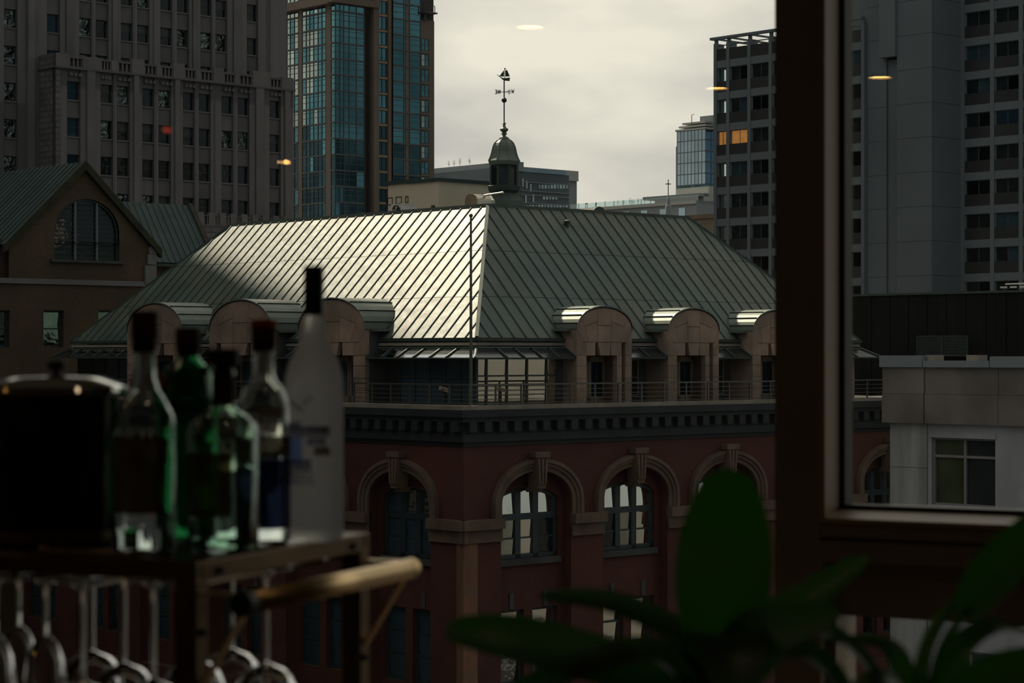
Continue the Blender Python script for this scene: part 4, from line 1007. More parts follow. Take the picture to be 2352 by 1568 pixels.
for j, (ya, yb, pa, pb_) in enumerate(((424, 433, 1236, 1306), (452, 458, 1246, 1286), (470, 476, 1200, 1306))):
    n = int((pb_ - pa) / 7)
    for i in range(n):
        x0, x1 = K2.rx(pa + i * 7), K2.rx(pa + i * 7 + 5.2); fblk('window', 'pane_pale' if (i + j) % 3 else 'pane_grey', k2, 'R', x0, x1, K2.zR(yb, x0), K2.zR(ya, x0), -.1, .12)
for j, py in enumerate((417, 437, 447, 465)):
    x0 = K2.rx(1196); fblk('floor_band', 'far_grey', k2, 'R', x0, e2, K2.zR(py + 1, x0), K2.zR(py - 1, x0), 0, .2)
for i, (px, ya) in enumerate(((1198, 410), (1207, 415), (1216, 422), (1222, 446), (1205, 448))):
    x0 = K2.rx(px); fblk('window', 'pane_pale', k2, 'R', x0, x0 + .5, K2.zR(ya + 18, x0), K2.zR(ya, x0), 0, .15)
# little bare trees on the planted roof
def bare_tree(px, py0, py1, Y, label, wid=.42, leafy=False):
    p = at(px, py0, Y); hgt = (py0 - py1) / F * Y; o = empty('roof_tree', p); tag(o, label, 'tree', 'bare trees on the planted roofs')
    m = MB(); m.tube([(0, 0, 0), (.02, 0, hgt * .5), (0, .02, hgt)], [hgt * .02, hgt * .014, hgt * .004], 5); rr = random.Random(px)
    for k in range(26):
        z = hgt * rr.uniform(.25, .9); a = rr.uniform(0, 2 * PI); l = hgt * wid * rr.uniform(.4, 1) * (1.1 - z / hgt)
        m.tube([(0, 0, z), (math.cos(a) * l * .6, math.sin(a) * l * .6, z + l * .5), (math.cos(a) * l, math.sin(a) * l, z + l * 1.1)], [hgt * .010, hgt * .007, hgt * .003], 4, False)
    m.build('branches', 'twig', o)
    return o
for i, (px, y0, y1) in enumerate(((1031, 386, 368), (1043, 385, 365), (1056, 383, 362), (1079, 382, 362))):
    bare_tree(px, y0, y1, 530.0, ('leftmost bare tree on the planted roof left of the cupola', 'second bare tree from the left on the planted roof left of the cupola', 'third bare tree from the left on the planted roof left of the cupola', 'bare tree on the planted roof nearest the cupola')[i])

# ------------------------------------------------------------------ long low terrace building
Lw = Bld('long_terrace_building', 'long pale low building with glass roof railing right of centre', 1600, 300.0)
l0 = Lw.root; zl_ = Lw.zL(467, Lw.ly(1500)); eL_ = Lw.ly(1306)
MB().box(0, 20, 0, eL_, GROUND, zl_).build('wall', 'far_grey', l0)
MB().box(-.25, 20, 0, eL_, zl_ - .45, zl_).build('roof_edge', 'far_pale', l0)
n = 14
for i in range(n):
    a, b_ = eL_ * i / n, eL_ * (i + 1) / n; fblk('railing_pane', 'rail_glass', l0, 'L', a + .04, b_ - .04, zl_, zl_ + .75, -.3, -.26); fblk('rail_post', 'far_pale', l0, 'L', a - .03, a + .03, zl_, zl_ + .8, -.32, -.25)
    if i % 2: fblk('window', 'pane_grey', l0, 'L', a + .3, b_ - .3, zl_ - 2.2, zl_ - .9, -.05, .06)
ya_ = Lw.ly(1487); MB().box(1.5, 14, 0, ya_, zl_, Lw.zL(450, ya_)).build('upper_step', 'far_pale', l0)
yb_ = Lw.ly(1525); MB().box(2.5, 14, 0, yb_, zl_, Lw.zL(431, yb_)).build('top_step', 'far_pale', l0)
MB().box(.6, 14, 0, ya_ + 1.5, Lw.zL(458, ya_), Lw.zL(451, ya_)).build('cantilever_slab', 'far_grey', l0)
for px in (1345, 1368):
    p = at(px, 477, 297); o = empty('roof_lamp', p); tag(o, 'small lamp post on the long low roof, %s one' % ('left' if px == 1345 else 'right'), 'lamp')
    MB().tube([(0, 0, -.6), (0, 0, .55)], .04, 6).build('post', 'far_dark', o); MB().box(-.05, .2, -.08, .08, .5, .62).build('lamp_head', 'far_dark', o)
for i, (px, y0, y1) in enumerate(((1419, 472, 458), (1433, 471, 459), (1447, 471, 453), (1456, 470, 457), (1466, 470, 454), (1481, 468, 455))):
    bare_tree(px, y0, y1, 302.0, ('leftmost thin bare tree on the long low roof', 'second thin bare tree from the left on the long low roof', 'third thin bare tree from the left on the long low roof', 'fourth bare tree from the left on the long low roof, bushier', 'fifth bare tree from the left on the long low roof', 'rightmost bare tree on the long low roof')[i])
# church spire with a cross
sp = empty('church_spire', at(1535, 492, 255)); tag(sp, 'slim grey church spire carrying a plain cross', 'spire'); k = 255 / F
MB().lathe([(10 * k, GROUND - at(1535, 492, 255).z), (9 * k, 0), (7 * k, 20 * k), (5 * k, 21 * k), (4 * k, 35 * k), (1.2 * k, 43 * k), (.9 * k, 45 * k)], 8).build('steeple', 'far_grey', sp)
c_ = MB().box(-.9 * k, .9 * k, -.9 * k, .9 * k, 43 * k, 80 * k); c_.box(-6 * k, 6 * k, -.8 * k, .8 * k, 68.5 * k, 70.6 * k); c_.build('cross', 'frame_dark', sp)

# ------------------------------------------------------------------ blue glass mid-rise
U = Bld('blue_glass_midrise', 'blue-grey glass office block with silver roof rim beside the balcony tower', 1620, 350.0)
u_0 = U.root; zu = U.zL(296, 0); yl = U.ly(1555)
MB().box(.2, U.rx(1660), .2, yl, GROUND, zu - .3).build('core', 'far_dark', u_0)
xs = [yl * i / 8 for i in range(9)]; fr = [296, 320, 346, 371, 397, 422, 441, 458, 475, 493]
for j in range(9):
    z1, z0 = U.zL(fr[j], 0), U.zL(fr[j + 1], 0)
    m = MB(); fbox(m, 'L', 0, yl, z1 - .07, z1 + .07, -.1, .02)
    for x in xs: fbox(m, 'L', x - .05, x + .05, z0, z1, -.1, .0)
    o = m.build('glazing_frame', 'mullion_grey', u_0)
    for a, b_ in zip(xs, xs[1:]): fblk('pane', 'pane_grey' if j < 5 else 'pane_teal_dark', o, 'L', a + .04, b_ - .04, z0, z1, -.06, -.03)
    m = MB(); fbox(m, 'R', 0, U.rx(1660), z1 - .12, z1 + .12, -.1, .1); o = m.build('glazing_frame', 'far_dark', u_0)
    for i in range(3): a = U.rx(1660) * i / 3; fblk('pane', 'pane_blue', o, 'R', a + .06, U.rx(1660) * (i + 1) / 3 - .06, z0 + .1, z1 - .1, -.08, -.03)
for i, (dz, o_) in enumerate(((.0, .2), (.55, -.2), (1.1, -.6))): MB().box(-o_, U.rx(1650), -o_, yl + o_, zu + dz, zu + dz + .3).build('roof_rim', 'far_pale', u_0)
MB().box(2, U.rx(1660), -2.5, 3.0, zu, U.zL(262, 0)).build('plant_room', 'far_grey', u_0)
MB().tube([(.5, yl * .55, zu + 1.2), (.5, yl * .55, zu + 2.6), (.5, yl * .55 - .5, zu + 2.6)], .06, 6).build('mast', 'far_dark', u_0)
MB().box(.8, 6, yl, yl + 1.0, GROUND, U.zL(335, yl)).build('side_fin', 'far_grey', u_0)
# beige block in front of it
Q = Bld('beige_block', 'low beige rendered block between the green roof and the balcony tower', 1680, 205.0)
q_0 = Q.root; zq = Q.zL(492, Q.ly(1640))
MB().box(0, 12, 0, Q.ly(1500), GROUND, zq).build('wall', 'beige_wall', q_0)
MB().box(-.2, 12, 0, Q.ly(1498), zq - .35, zq + .05).build('roof_edge', 'tower_tan', q_0)
fwin(q_0, 'L', Q.ly(1629), Q.ly(1610), Q.zL(533, Q.ly(1620)), Q.zL(512, Q.ly(1620)), .03, 'tower_tan', 'pane_blind', 2, 2, .06, name='window')

# ------------------------------------------------------------------ balcony tower on the right
J = Bld('balcony_apartment_tower', 'tall grey concrete apartment tower with gridded balconies and blank lift shaft', 2420, 169.0)
j0 = J.root
FH = 73.3 * J.wp(0, J.ly(1695)).y / F
yref = J.ly(1695)
zsl = J.zL(207, yref)                                         # underside of a spandrel row
piers = [J.ly(p) for p in (1643, 1672, 1720.5, 1769.3, 1820, 1873, 1928, 1982)]
ztopJ = J.zL(136, yref) + FH * .5
nfl = 10
MB().box(1.4, 14, J.ly(1985), piers[1] + .4, GROUND, zsl + FH).build('rear_wall', 'spandrel_dark', j0)
def bay(y0, y1, z, x0, k, lit=None):
    """One balcony: spandrel, slab band, glazing behind."""
    w1 = y1 - y0
    fblk('balcony_panel', 'spandrel_dark', j0, 'L', y0 + .12, y1 - .12, z, z + .96, -x0 - .15, -x0 - .03)
    pm = lit or ('pane_balcony', 'pane_dark', 'pane_balcony', 'pane_dark', 'pane_sun')[k % 5]
    fwin(j0, 'L', y0 + .15, y1 - .15, z + .9, z + FH - .66, -x0 - .20, 'concrete_shaft', lambda i, j_: pm if (i == 0 or lit) else ('pane_dark' if k % 3 else pm), 2, 1, .05, .06, name='balcony_window')
    fblk('cheek', 'concrete_shaft', j0, 'L', y1 - .28, y1 - .12, z + .96, z + FH - .66, -x0 - .25, -x0 - .12)
for i in range(len(piers) - 1):
    y1, y0 = piers[i], piers[i + 1]
    for f in range(-nfl, 1):
        z = zsl + FH * f
        lit = None
        if f == -2 and i == 0: lit = 'lit_room'
        if f == -2 and i == 1: lit = 'lit_room'
        if i == 0 and lit is None and f > -6: lit = 'rail_glass'
        bay(y0, y1, z, 0, (f * 3 + i * 7) % 11, lit)
for p in piers: fblk('pier', 'concrete_cool', j0, 'L', p - .17, p + .17, GROUND, zsl + FH * 1.55, -1.0, .05)
for f in range(-nfl, 2): fblk('slab_band', 'concrete_cool', j0, 'L', piers[-1], piers[0], zsl + FH * f - .66, zsl + FH * f, -1.5, -.02)
# parapet panels and roof frame
zpar = zsl + FH
for i in range(len(piers) - 1): fblk('parapet_panel', 'spandrel_dark', j0, 'L', piers[i + 1] + .17, piers[i] - .17, zpar, zpar + 1.05, -.15, -.05)
zr1 = zpar + 1.9
for p in piers: fblk('roof_post', 'concrete_cool', j0, 'L', p - .12, p + .12, zpar + 1, zr1, -.3, -.02)
fblk('roof_beam', 'concrete_cool', j0, 'L', piers[-1], piers[0] + .5, zr1, zr1 + .22, -.3, .2)
fblk('roof_beam', 'concrete_shaft', j0, 'L', piers[-1], piers[0] + .3, zr1 - .55, zr1 - .47, -.4, -.3)
fblk('roof_beam', 'concrete_shaft', j0, 'L', piers[-1], piers[0] + .3, zr1, zr1 + .2, -6, -5.8)
for p in piers[:3]: fblk('roof_beam', 'concrete_shaft', j0, 'L', p - .06, p + .06, zr1, zr1 + .16, -5.8, -.2)
# blank shaft
ya, yb, yc, yd = J.ly(2140), J.ly(2060), J.ly(2030), J.ly(1981)
TOPJ = 46.0
MB().box(0, 6, ya, yb, GROUND, TOPJ).build('lift_shaft', 'concrete_shaft', j0)
MB().box(.55, 6, yb, yc, GROUND, J.zL(137, yc)).build('lift_shaft', 'concrete_shaft', j0)
MB().box(-.25, 6, yb, yc + .3, J.zL(133, yc), TOPJ).build('lift_shaft', 'concrete_cool', j0)
MB().box(.35, 6, yc, yd, GROUND, TOPJ).build('lift_shaft', 'concrete_shaft', j0)
for f in range(-nfl, 6):
    z = zsl + FH * f
    fblk('joint', 'spandrel_dark', j0, 'L', ya, yb, z, z + .025, -.01, .006); fblk('joint', 'spandrel_dark', j0, 'L', yc, yd, z, z + .025, -.36, -.345)
    blk('joint', 'spandrel_dark', j0, 0, 5, ya - .006, ya + .01, z, z + .025)
MB().box(3.0, 6, yd - .2, J.ly(1930, -3.0), GROUND, TOPJ).build('lift_shaft', 'concrete_shaft', j0)
# right-hand grid, set back
xo = 4.0
def jy(px): return J.ly(px, -xo)
rp = [jy(p) for p in (2182, 2211, 2279, 2345, 2415, 2490)]
yq = jy(2247); hh = 77.6 * J.wp(xo, yq).y / F; zq0 = J.zL(84.6, yq, -xo)
FHs = FH; FH = hh
MB().box(xo + 1.4, xo + 12, jy(2500), ya, GROUND, TOPJ).build('rear_wall', 'spandrel_dark', j0)
for i in range(len(rp) - 1):
    y1, y0 = rp[i], rp[i + 1]
    for f in range(-9, 3):
        z = zq0 + FH * f
        lit = {(1, 1): 'pane_dark', (2, 1): 'pane_blind', (2, -3): 'pane_blue'}.get((i, f))
        bay(y0, y1, z, xo, (f * 5 + i * 3) % 11, lit)
for p in rp: fblk('pier', 'concrete_cool', j0, 'L', p - .19, p + .19, GROUND, TOPJ, -xo - 1, -xo + .05)
for f in range(-9, 4): fblk('slab_band', 'concrete_cool', j0, 'L', rp[-1], rp[0], zq0 + FH * f - .66, zq0 + FH * f, -xo - 1.5, -xo - .02)
FH = FHs

# ------------------------------------------------------------------ black clad wall and the pergola on it
X = Bld('black_clad_block', 'long black metal-clad windowless block below the balcony tower', 2480, 112.0)
x0_ = X.root; zx = X.zL(676, X.ly(2150)); xe = X.ly(1940)
MB().box(.1, 12, 0, xe, GROUND, zx - .1).build('core', 'black_cladding', x0_)
n = 24
for i in range(n): fblk('cladding_panel', 'black_cladding', x0_, 'L', xe * i / n + .015, xe * (i + 1) / n - .015, GROUND, zx, -.12, .03 if i % 2 else .0)
fblk('roof_edge', 'copper_dark', x0_, 'L', 0, xe, zx, zx + .12, -.5, .12)
lo0, lo1 = X.ly(2222, .5), X.ly(2105, .5); zl0, zl1 = X.zL(818, lo0, .5), X.zL(770, lo0, .5)
m = MB(); fbox(m, 'L', lo0, lo1, zl0, zl0 + .06, .4, .5); fbox(m, 'L', lo0, lo1, zl1 - .06, zl1, .4, .5); fbox(m, 'L', lo0, lo0 + .06, zl0, zl1, .4, .5); fbox(m, 'L', lo1 - .06, lo1, zl0, zl1, .4, .5); fbox(m, 'L', (lo0 + lo1) / 2 - .04, (lo0 + lo1) / 2 + .04, zl0, zl1, .4, .5)
lv = m.build('louvre_screen', 'frame_dark', x0_)
for i in range(12): z = zl0 + .06 + (zl1 - zl0 - .12) * i / 12; fblk('slat', 'frame_green', lv, 'L', lo0 + .05, lo1 - .05, z, z + .05, .38, .46)
pg = empty('roof_pergola', (*X.wp(1.2, 0), zx + .1), math.radians(42.5)); tag(pg, 'pale slatted pergola on the black roof at the right edge', 'pergola'); ORG[pg] = Vector((1.2, 0, zx + .1))
zg = X.zL(656, X.ly(2320)); yg = X.ly(2288, -1.2)
for i in range(14): blk('slat', 'white_paint', pg, 1.2, 1.35, yg - .6 - i * .62, yg - .25 - i * .62, zg - .08 + i * .0, zg + .02)
for y in (yg - .5, yg - 4.5): blk('post', 'frame_dark', pg, 1.25, 1.35, y, y + .1, zx, zg)
blk('beam', 'white_paint', pg, 1.6, 1.7, yg - 9, yg - .3, zg + .12, zg + .20)
bx_ = empty('roof_box', (*X.wp(-.9, X.ly(2340)), zx - 3.8), math.radians(42.5)); 
bpy.data.objects.remove(bx_)

# ------------------------------------------------------------------ near concrete building at the right edge
C_ = Bld('near_concrete_building', 'near grey concrete building with projecting parapet and steel window at right', 2520, 55.0)
c0 = C_.root; ce = C_.ly(2046)
cz = lambda py, a, o=0: C_.zL(py, a, o)
yp = C_.ly(2131); w0, w1 = C_.ly(2286), C_.ly(2140); zt_, zb2 = cz(1004, w1), cz(1158, w1)
lw0_, lw1_ = C_.ly(2292), C_.ly(2160); lz1 = cz(1487, lw1_); lz0 = lz1 - 2.0
zs1 = cz(972, yp)
m = MB(); arch_wall(m, 'L', 0, yp, lz1 + .4, zs1, 0, [(w0, w1, zb2, zt_, zt_)], .22); arch_wall(m, 'L', 0, yp, GROUND, lz1 + .4, 0, [(lw0_, lw1_, lz0, lz1, lz1)], .22)
m.build('wall', 'concrete_near', c0)
MB().box(.35, 12, 0, ce - .02, GROUND, zs1).build('core', 'stone_dark', c0)
zz = [zs1, cz(1075, yp), cz(1165, yp), cz(1290, yp), cz(1420, yp), GROUND]
for a, b_ in zip(zz, zz[1:]): fblk('wall_panel', 'concrete_board', c0, 'L', yp + .012, ce, b_ + .006, a - .006, -.4, .03)
fwin(c0, 'L', w0, w1, zb2, zt_, -.08, 'stone_tower_plain', lambda i, j: 'pane_dark' if i == 0 else 'pane_green', 2, 2, .055, .08, .07, name='steel_window', rfrac=[0, .74, 1])
fwin(c0, 'L', lw0_, lw1_, lz0, lz1, -.08, 'stone_tower_plain', 'pane_grey', 2, 2, .055, .08, .07, name='steel_window', rfrac=[0, .74, 1])
fblk('window_sill', 'concrete_near', c0, 'L', w0 - .1, w1 + .1, zb2 - .1, zb2, -.1, .06); fblk('lintel', 'concrete_near', c0, 'L', w0 - .03, w1 + .06, zt_, zt_ + .14, -.1, .03)
# projecting upper band in slabs, coping stones on top
us = [0, C_.ly(2300), C_.ly(2131), ce + .16]
for i, (a, b_) in enumerate(zip(us, us[1:])):
    fblk('parapet_slab', 'concrete_brown', c0, 'L', a + .008, b_ - .008, cz(972, yp), cz(905, yp), -.4, .16 if i < 2 else .20); fblk('parapet_slab', 'concrete_brown', c0, 'L', a + .008, b_ - .008, cz(904.4, yp), cz(843, yp), -.4, .13 if i < 2 else .17)
for a, b_, t_ in ((0, C_.ly(2285), 818), (C_.ly(2284), C_.ly(2131), 828), (C_.ly(2130), ce + .22, 816)): fblk('coping', 'concrete_cool', c0, 'L', a, b_ - .01, cz(843, yp), cz(t_, yp), -.4, .24)
for p, q in ((2128, 2150), (2222, 2250)): fblk('coping_block', 'coping', c0, 'L', C_.ly(q), C_.ly(p), cz(828, yp), cz(815, yp), -.35, .05)
MB().box(.2, 12, 0, ce, zs1, cz(832, yp)).build('roof_deck', 'stone_dark', c0)
# ------------------------------------------------------------------ the room
RA = math.radians(-29); RX = Vector((math.cos(RA), math.sin(RA))); RN = Vector((-math.sin(RA), math.cos(RA)))
MW = Vector(((1832 - CX) / F * 4.2, 4.2)); ZF, ZC = -1.1, 1.5
def rpx(px, yy):
    k = (px - CX) / F; p = MW + RN * yy; return (k * p.y - p.x) / (RX.x - k * RX.y)
def rworld(x, y): return MW + RX * x + RN * y
def rm(name, mb, m, parent=None, kind='structure', label=None):
    o = mb.build(name, m, parent)
    if parent is None:
        o.location = (MW.x, MW.y, 0); o.rotation_euler = (0, 0, RA); tag(o, label, kind=kind)
    return o
XL, XR, YB = -7.0, 4.0, -9.0
rm('floor', MB().box(XL, XR, YB, .3, ZF - .1, ZF), 'floor_wood', label='dark wooden floor of the room')
rm('ceiling', MB().box(XL, XR, YB, .3, ZC, ZC + .1), 'ceiling_paint', label='dim painted ceiling of the room')
rm('wall_left', MB().box(XL - .1, XL, YB, .3, ZF, ZC), 'plaster', label='left wall of the room')
rm('wall_right', MB().box(XR, XR + .1, YB, .3, ZF, ZC), 'plaster', label='right wall of the room')
rm('wall_back', MB().box(XL, XR, YB - .1, YB, ZF, ZC), 'plaster', label='rear wall behind the camera')
WX0, WX1, WZ0, WZ1 = -3.6, 1.5, -.98, 1.38
fw = MB(); fw.box(XL, WX0, 0, .3, ZF, ZC); fw.box(WX1, XR, 0, .3, ZF, ZC); fw.box(WX0, WX1, 0, .3, ZF, WZ0); fw.box(WX0, WX1, 0, .3, WZ1, ZC)
rm('wall_front', fw, 'frame_brown', label='window wall with brown surround')
rm('added_sun_shade', MB().box(XL, XR, .3, 1.06, WZ1 + .03, WZ1 + .15), 'plaster', label='added unseen slab outside that keeps the sun off the window sill')  # unseen overhang added to shade the sill from the sun
m0, m1 = rpx(1780, 0), rpx(1885, 0)
GY = .09
# large fixed light on the left
w1o = rm('window_1', MB().box(WX0, WX0 + .05, 0, .14, WZ0, WZ1).box(WX0 + .05, m0, 0, .14, WZ0, WZ0 + .05).box(WX0 + .05, m0, 0, .14, WZ1 - .05, WZ1), 'frame_brown', label='large fixed window left of the mullion')
blk('pane', 'window_glass', w1o, WX0 + .03, m0 + .03, GY - .004, GY + .004, WZ0 + .03, WZ1 - .03)
# mullion
mu = MB().box(m0, m1, 0, .17, WZ0, WZ1); rm('trim_1', mu, 'frame_brown', label='dark brown mullion between the windows')
for x in (m0 + .012, m1 - .022): pass
# opening light on the right: tan beads, brown rail below
zb_ = -.303; zr0 = -.348; zr1 = -.356; zr2 = -.395; zr3 = -.502
w2 = MB(); w2.box(m1 + .10, WX1, 0, .14, WZ1 - .05, WZ1); w2.box(WX1 - .05, WX1, 0, .14, zr0, WZ1); w2.box(m1, WX1, .002, .14, zr0, zb_ - .010)
w2o = rm('window_2', w2, 'frame_brown', label='opening window right of the mullion')
MB().box(m1, m1 + .010, -.004, GY - .012, zb_ - .008, WZ1 - .05).build('bead', 'trim_tan', w2o)
MB().hull8([(m1, -.006, zb_ - .018), (WX1 - .05, -.006, zb_ - .018), (WX1 - .05, GY - .01, zb_ - .018), (m1, GY - .01, zb_ - .018)], [(m1, -.006, zb_ - .009), (WX1 - .05, -.006, zb_ - .009), (WX1 - .05, GY - .01, zb_ + .004), (m1, GY - .01, zb_ + .004)]).build('bead', 'trim_tan', w2o)
MB().box(m1 + .0, m1 + .020, GY - .012, GY + .03, zb_, WZ1 - .05).box(m1, WX1, GY - .012, GY + .03, zb_ - .005, zb_ + .012).build('gasket', 'gasket', w2o)
blk('pane', 'window_glass', w2o, m1 + .005, WX1 - .03, GY - .004, GY + .004, zb_ - .01, WZ1 - .03)
# transom: grooved rail, darker lower member
tr = MB().box(m1, WX1, .012, .14, zr1, zr0).box(m1, WX1, .0, .14, zr2, zr1).box(m1, WX1, .045, .14, zr3, zr2); rm('trim_2', tr, 'frame_brown', label='brown transom rail under the opening window')
w3 = MB().box(m1, m1 + .02, .03, .14, WZ0, zr3).box(WX1 - .05, WX1, .03, .14, WZ0, zr3).box(m1, WX1, .03, .14, WZ0, WZ0 + .05)
w3o = rm('window_3', w3, 'frame_brown', label='low fixed window under the transom')
blk('pane', 'window_glass', w3o, m1 + .01, WX1 - .03, GY - .004, GY + .004, WZ0 + .03, zr3 + .01)

# recessed downlights; the window pane mirrors them
def mirrored(px, py, z):
    Y = z * F / (HZ - py); p = Vector(((px - CX) / F * Y, Y)); g = MW + RN * (GY - .004); return p - 2 * (p - g).dot(RN) * RN
for i, (px, py, r, lab) in enumerate(((1215, 60, .062, 'round warm downlight in the ceiling, nearest the window'), (1645, 201, .062, 'round warm downlight in the ceiling, middle of three'), (2020, 176, .062, 'round warm downlight in the ceiling, rightmost as mirrored in the right window'))):
    p = mirrored(px, py, ZC - .012); o = empty('downlight', (p.x, p.y, ZC - .02)); tag(o, lab, 'light', 'ceiling downlights')
    MB().lathe([(r, .010), (r, .014)], 24).build('lamp_disc', 'downlight', o)
    MB().lathe([(r, .020), (r + .02, .020), (r + .02, .002), (r, .002), (r, .020)], 24, caps=False).build('lamp_trim', 'lamp_trim', o)
for i, (x, y, lab) in enumerate(((-2.6, -1.5, 'added round fill downlight above the far end of the window'), (-1.2, -1.5, 'added round fill downlight above the ice bucket side of the cart'), (-2.6, -2.6, 'added round fill downlight in the second row, far end'), (-1.0, -2.6, 'added round fill downlight in the second row, above the cart'), (.9, -2.6, 'added round fill downlight in the second row, above the plants'), (2.4, -2.6, 'added round fill downlight in the second row, right end'))):  # unseen downlights added to fill the dark interior
    p = rworld(x, y); r = .062; o = empty('downlight', (p.x, p.y, ZC - .02)); tag(o, lab, 'light', 'ceiling downlights')
    MB().lathe([(r, .010), (r, .014)], 24).build('lamp_disc', 'downlight_fill', o)
    MB().lathe([(r, .020), (r + .02, .020), (r + .02, .002), (r, .002), (r, .020)], 24, caps=False).build('lamp_trim', 'lamp_trim', o)
def pendant(px, py, z, lab, m='downlight', r=.007):
    p = mirrored(px, py, z); o = empty('pendant_lamp', (p.x, p.y, z)); tag(o, lab, 'lamp', 'small pendant bulbs')
    smooth_angle(MB().lathe([(r * math.sin(PI * i / 8) + .0005, -r * math.cos(PI * i / 8)) for i in range(9)], 14).build('bulb', m, o))
    MB().lathe([(.012, r), (.014, r + .03), (.004, r + .045)], 12).build('socket', 'rubber_black', o); MB().tube([(0, 0, r + .04), (0, 0, ZC - z)], .003, 6).build('cord', 'rubber_black', o)
pendant(655, 372, .62, 'small pendant bulb hanging by the window, brighter of the pair'); pendant(640, 372, .63, 'small pendant bulb hanging by the window, dimmer of the pair', 'lamp_dim', .005)
pendant(380, 298, .72, 'small red pendant bulb hanging in the room', 'lamp_red', .012)

# ------------------------------------------------------------------ bar cart
CA = math.radians(-22.5); ZT = -.216; CH = ZT - ZF
cart = empty('bar_cart', (-.33, 2.27, ZF), CA); tag(cart, 'bronze-framed wooden bar cart with brass end handle', 'bar cart')
CL, CW = .78, .41
Xc, Yc = Vector((math.cos(CA), math.sin(CA))), Vector((-math.sin(CA), math.cos(CA)))
def cart_xy(px, Y):
    p = Vector(((px - CX) / F * Y, Y)) - Vector((-.33, 2.27)); return p.dot(Xc), p.dot(Yc)
def bev(o, w=.002, seg=2):
    b = o.modifiers.new('bevel', 'BEVEL'); b.width = w; b.segments = seg; b.limit_method = 'ANGLE'; return o
bev(MB().box(-CL + .012, -.012, .012, CW - .012, CH - .012, CH).build('top_panel', 'cart_wood', cart))
for (a, b_, c, d) in ((-CL, 0, 0, .013), (-CL, 0, CW - .013, CW)): bev(MB().box(a, b_, c, d, CH - .020, CH).build('edge_rail', 'bronze', cart))
for (a, b_) in ((-.013, 0), (-CL, -CL + .013)): bev(MB().box(a, b_, .013, CW - .013, CH - .022, CH).build('edge_rail', 'bronze', cart))
for x in (-.026, -CL):
    for y in (0, CW - .026):
        lg = bev(MB().box(x, x + .026, y, y + .026, .055, CH - .018).build('leg', 'bronze', cart))
        MB().tube([(x + .013, y + .013, .03), (x + .013, y + .013, .058)], .008, 10).build('stem', 'rubber_black', lg)
        wl = MB(); wl.tube([(x + .013, y + .003, .028), (x + .013, y + .023, .028)], .028, 18); wl.build('wheel', 'rubber_black', lg)
bev(MB().box(-CL + .02, -.02, .02, CW - .02, .20, .212).build('lower_shelf', 'cart_wood', cart))
for y in (.004, CW - .018): MB().box(-CL + .02, -.02, y, y + .014, .20, .235).build('shelf_rail', 'bronze', cart)
HX, HZ_ = .057, CH - .041
MB().tube([(HX, .012, HZ_), (HX, CW - .012, HZ_)], .0122, 20).build('handle', 'brass', cart)
bpy.data.objects['handle'].data.polygons.foreach_set('use_smooth', [True] * len(bpy.data.objects['handle'].data.polygons))
MB().tube([(HX, -.006, HZ_), (HX, .010, HZ_)], .0135, 20).build('end_cap', 'rubber_black', cart); MB().tube([(HX, CW - .012, HZ_), (HX, CW - .002, HZ_)], .0125, 20).build('end_cap', 'brass', cart)
for y in (.012, CW - .010):
    br_ = MB(); br_.bar((0, y, HZ_ + .008), (HX + .004, y, HZ_ + .008), .014, .003); br_.bar((HX + .002, y, HZ_), (-.008, y, HZ_ - .105), .013, .003, up=(1, 0, 0)); br_.build('bracket', 'brass', cart)
for (y, z) in ((.05, CH - .013), (CW - .045, CH - .013), (.014, CH - .075), (.014, CH - .18), (CW - .014, CH - .15)): MB().tube([(0, y, z), (.004, y, z)], .0045, 10).build('bolt', 'rubber_black', cart)
for i in range(6):
    x = -.045 - i * .105; MB().box(x - .006, x + .006, .03, CW - .03, CH - .034, CH - .030).box(x - .0015, x + .0015, .03, CW - .03, CH - .030, CH - .012).build('stemware_rail', 'chrome', cart)

# bottles -----------------------------------------------------------
def prof_shell(outer, t=.003):
    inner = [(max(r - t, .002), z) for r, z in outer]; inner[0] = (inner[0][0], outer[0][1] + t * 2.2)
    return [(.0005, outer[0][1])] + outer + inner[::-1] + [(.0005, outer[0][1] + t * 2.2)]
def bottle(name, px, Y, label, outer, m, parts, z0=ZT):
    p = Vector(((px - CX) / F * Y, Y)); o = empty(name, (p.x, p.y, z0)); tag(o, label, 'bottle')
    b_ = MB().lathe(prof_shell(outer) if m != 'frosted' else outer, 40, caps=(m == 'frosted')).build('glass', m, o); smooth_angle(b_, 50)
    for (nm, pr, mm) in parts: smooth_angle(MB().lathe(pr, 36).build(nm, mm, o), 40)
    return o
def wrap(parent, name, m, r, z0, z1, a0, a1, n=16, th=.0006):
    """Printed patch or paper label bent round a bottle."""
    v0, v1 = [], []; mb = MB()
    for k in range(n):
        a, b_ = a0 + (a1 - a0) * k / n, a0 + (a1 - a0) * (k + 1) / n
        q = lambda rr, an, z: (rr * math.cos(an), rr * math.sin(an), z)
        mb.add([q(r + th, a, z0), q(r + th, b_, z0), q(r + th, b_, z1), q(r + th, a, z1)], [(0, 1, 2, 3)])
    return mb.build(name, m, parent)
FRONT = -PI / 2
# 1 clear bottle, dark cork, empty
o = bottle('spirit_bottle', 332, 2.37, 'clear glass bottle with tall dark cork and amber label, front left of the cart', [(.030, 0), (.0338, .004), (.0340, .140), (.0325, .150), (.026, .163), (.0165, .178), (.0128, .192), (.0122, .222), (.0140, .224), (.0140, .230)], 'glass_clear',
       [('cork', [(.0105, .218), (.0128, .231), (.0150, .232), (.0150, .262), (.0130, .264)], 'cork')])
wrap(o, 'label', 'label_amber', .0343, .045, .128, FRONT - 1.0, FRONT + .9)
smooth_angle(MB().lathe([(.0305, .008), (.0305, .030), (.0005, .030)], 32).build('liquid', 'glass_clear', o))
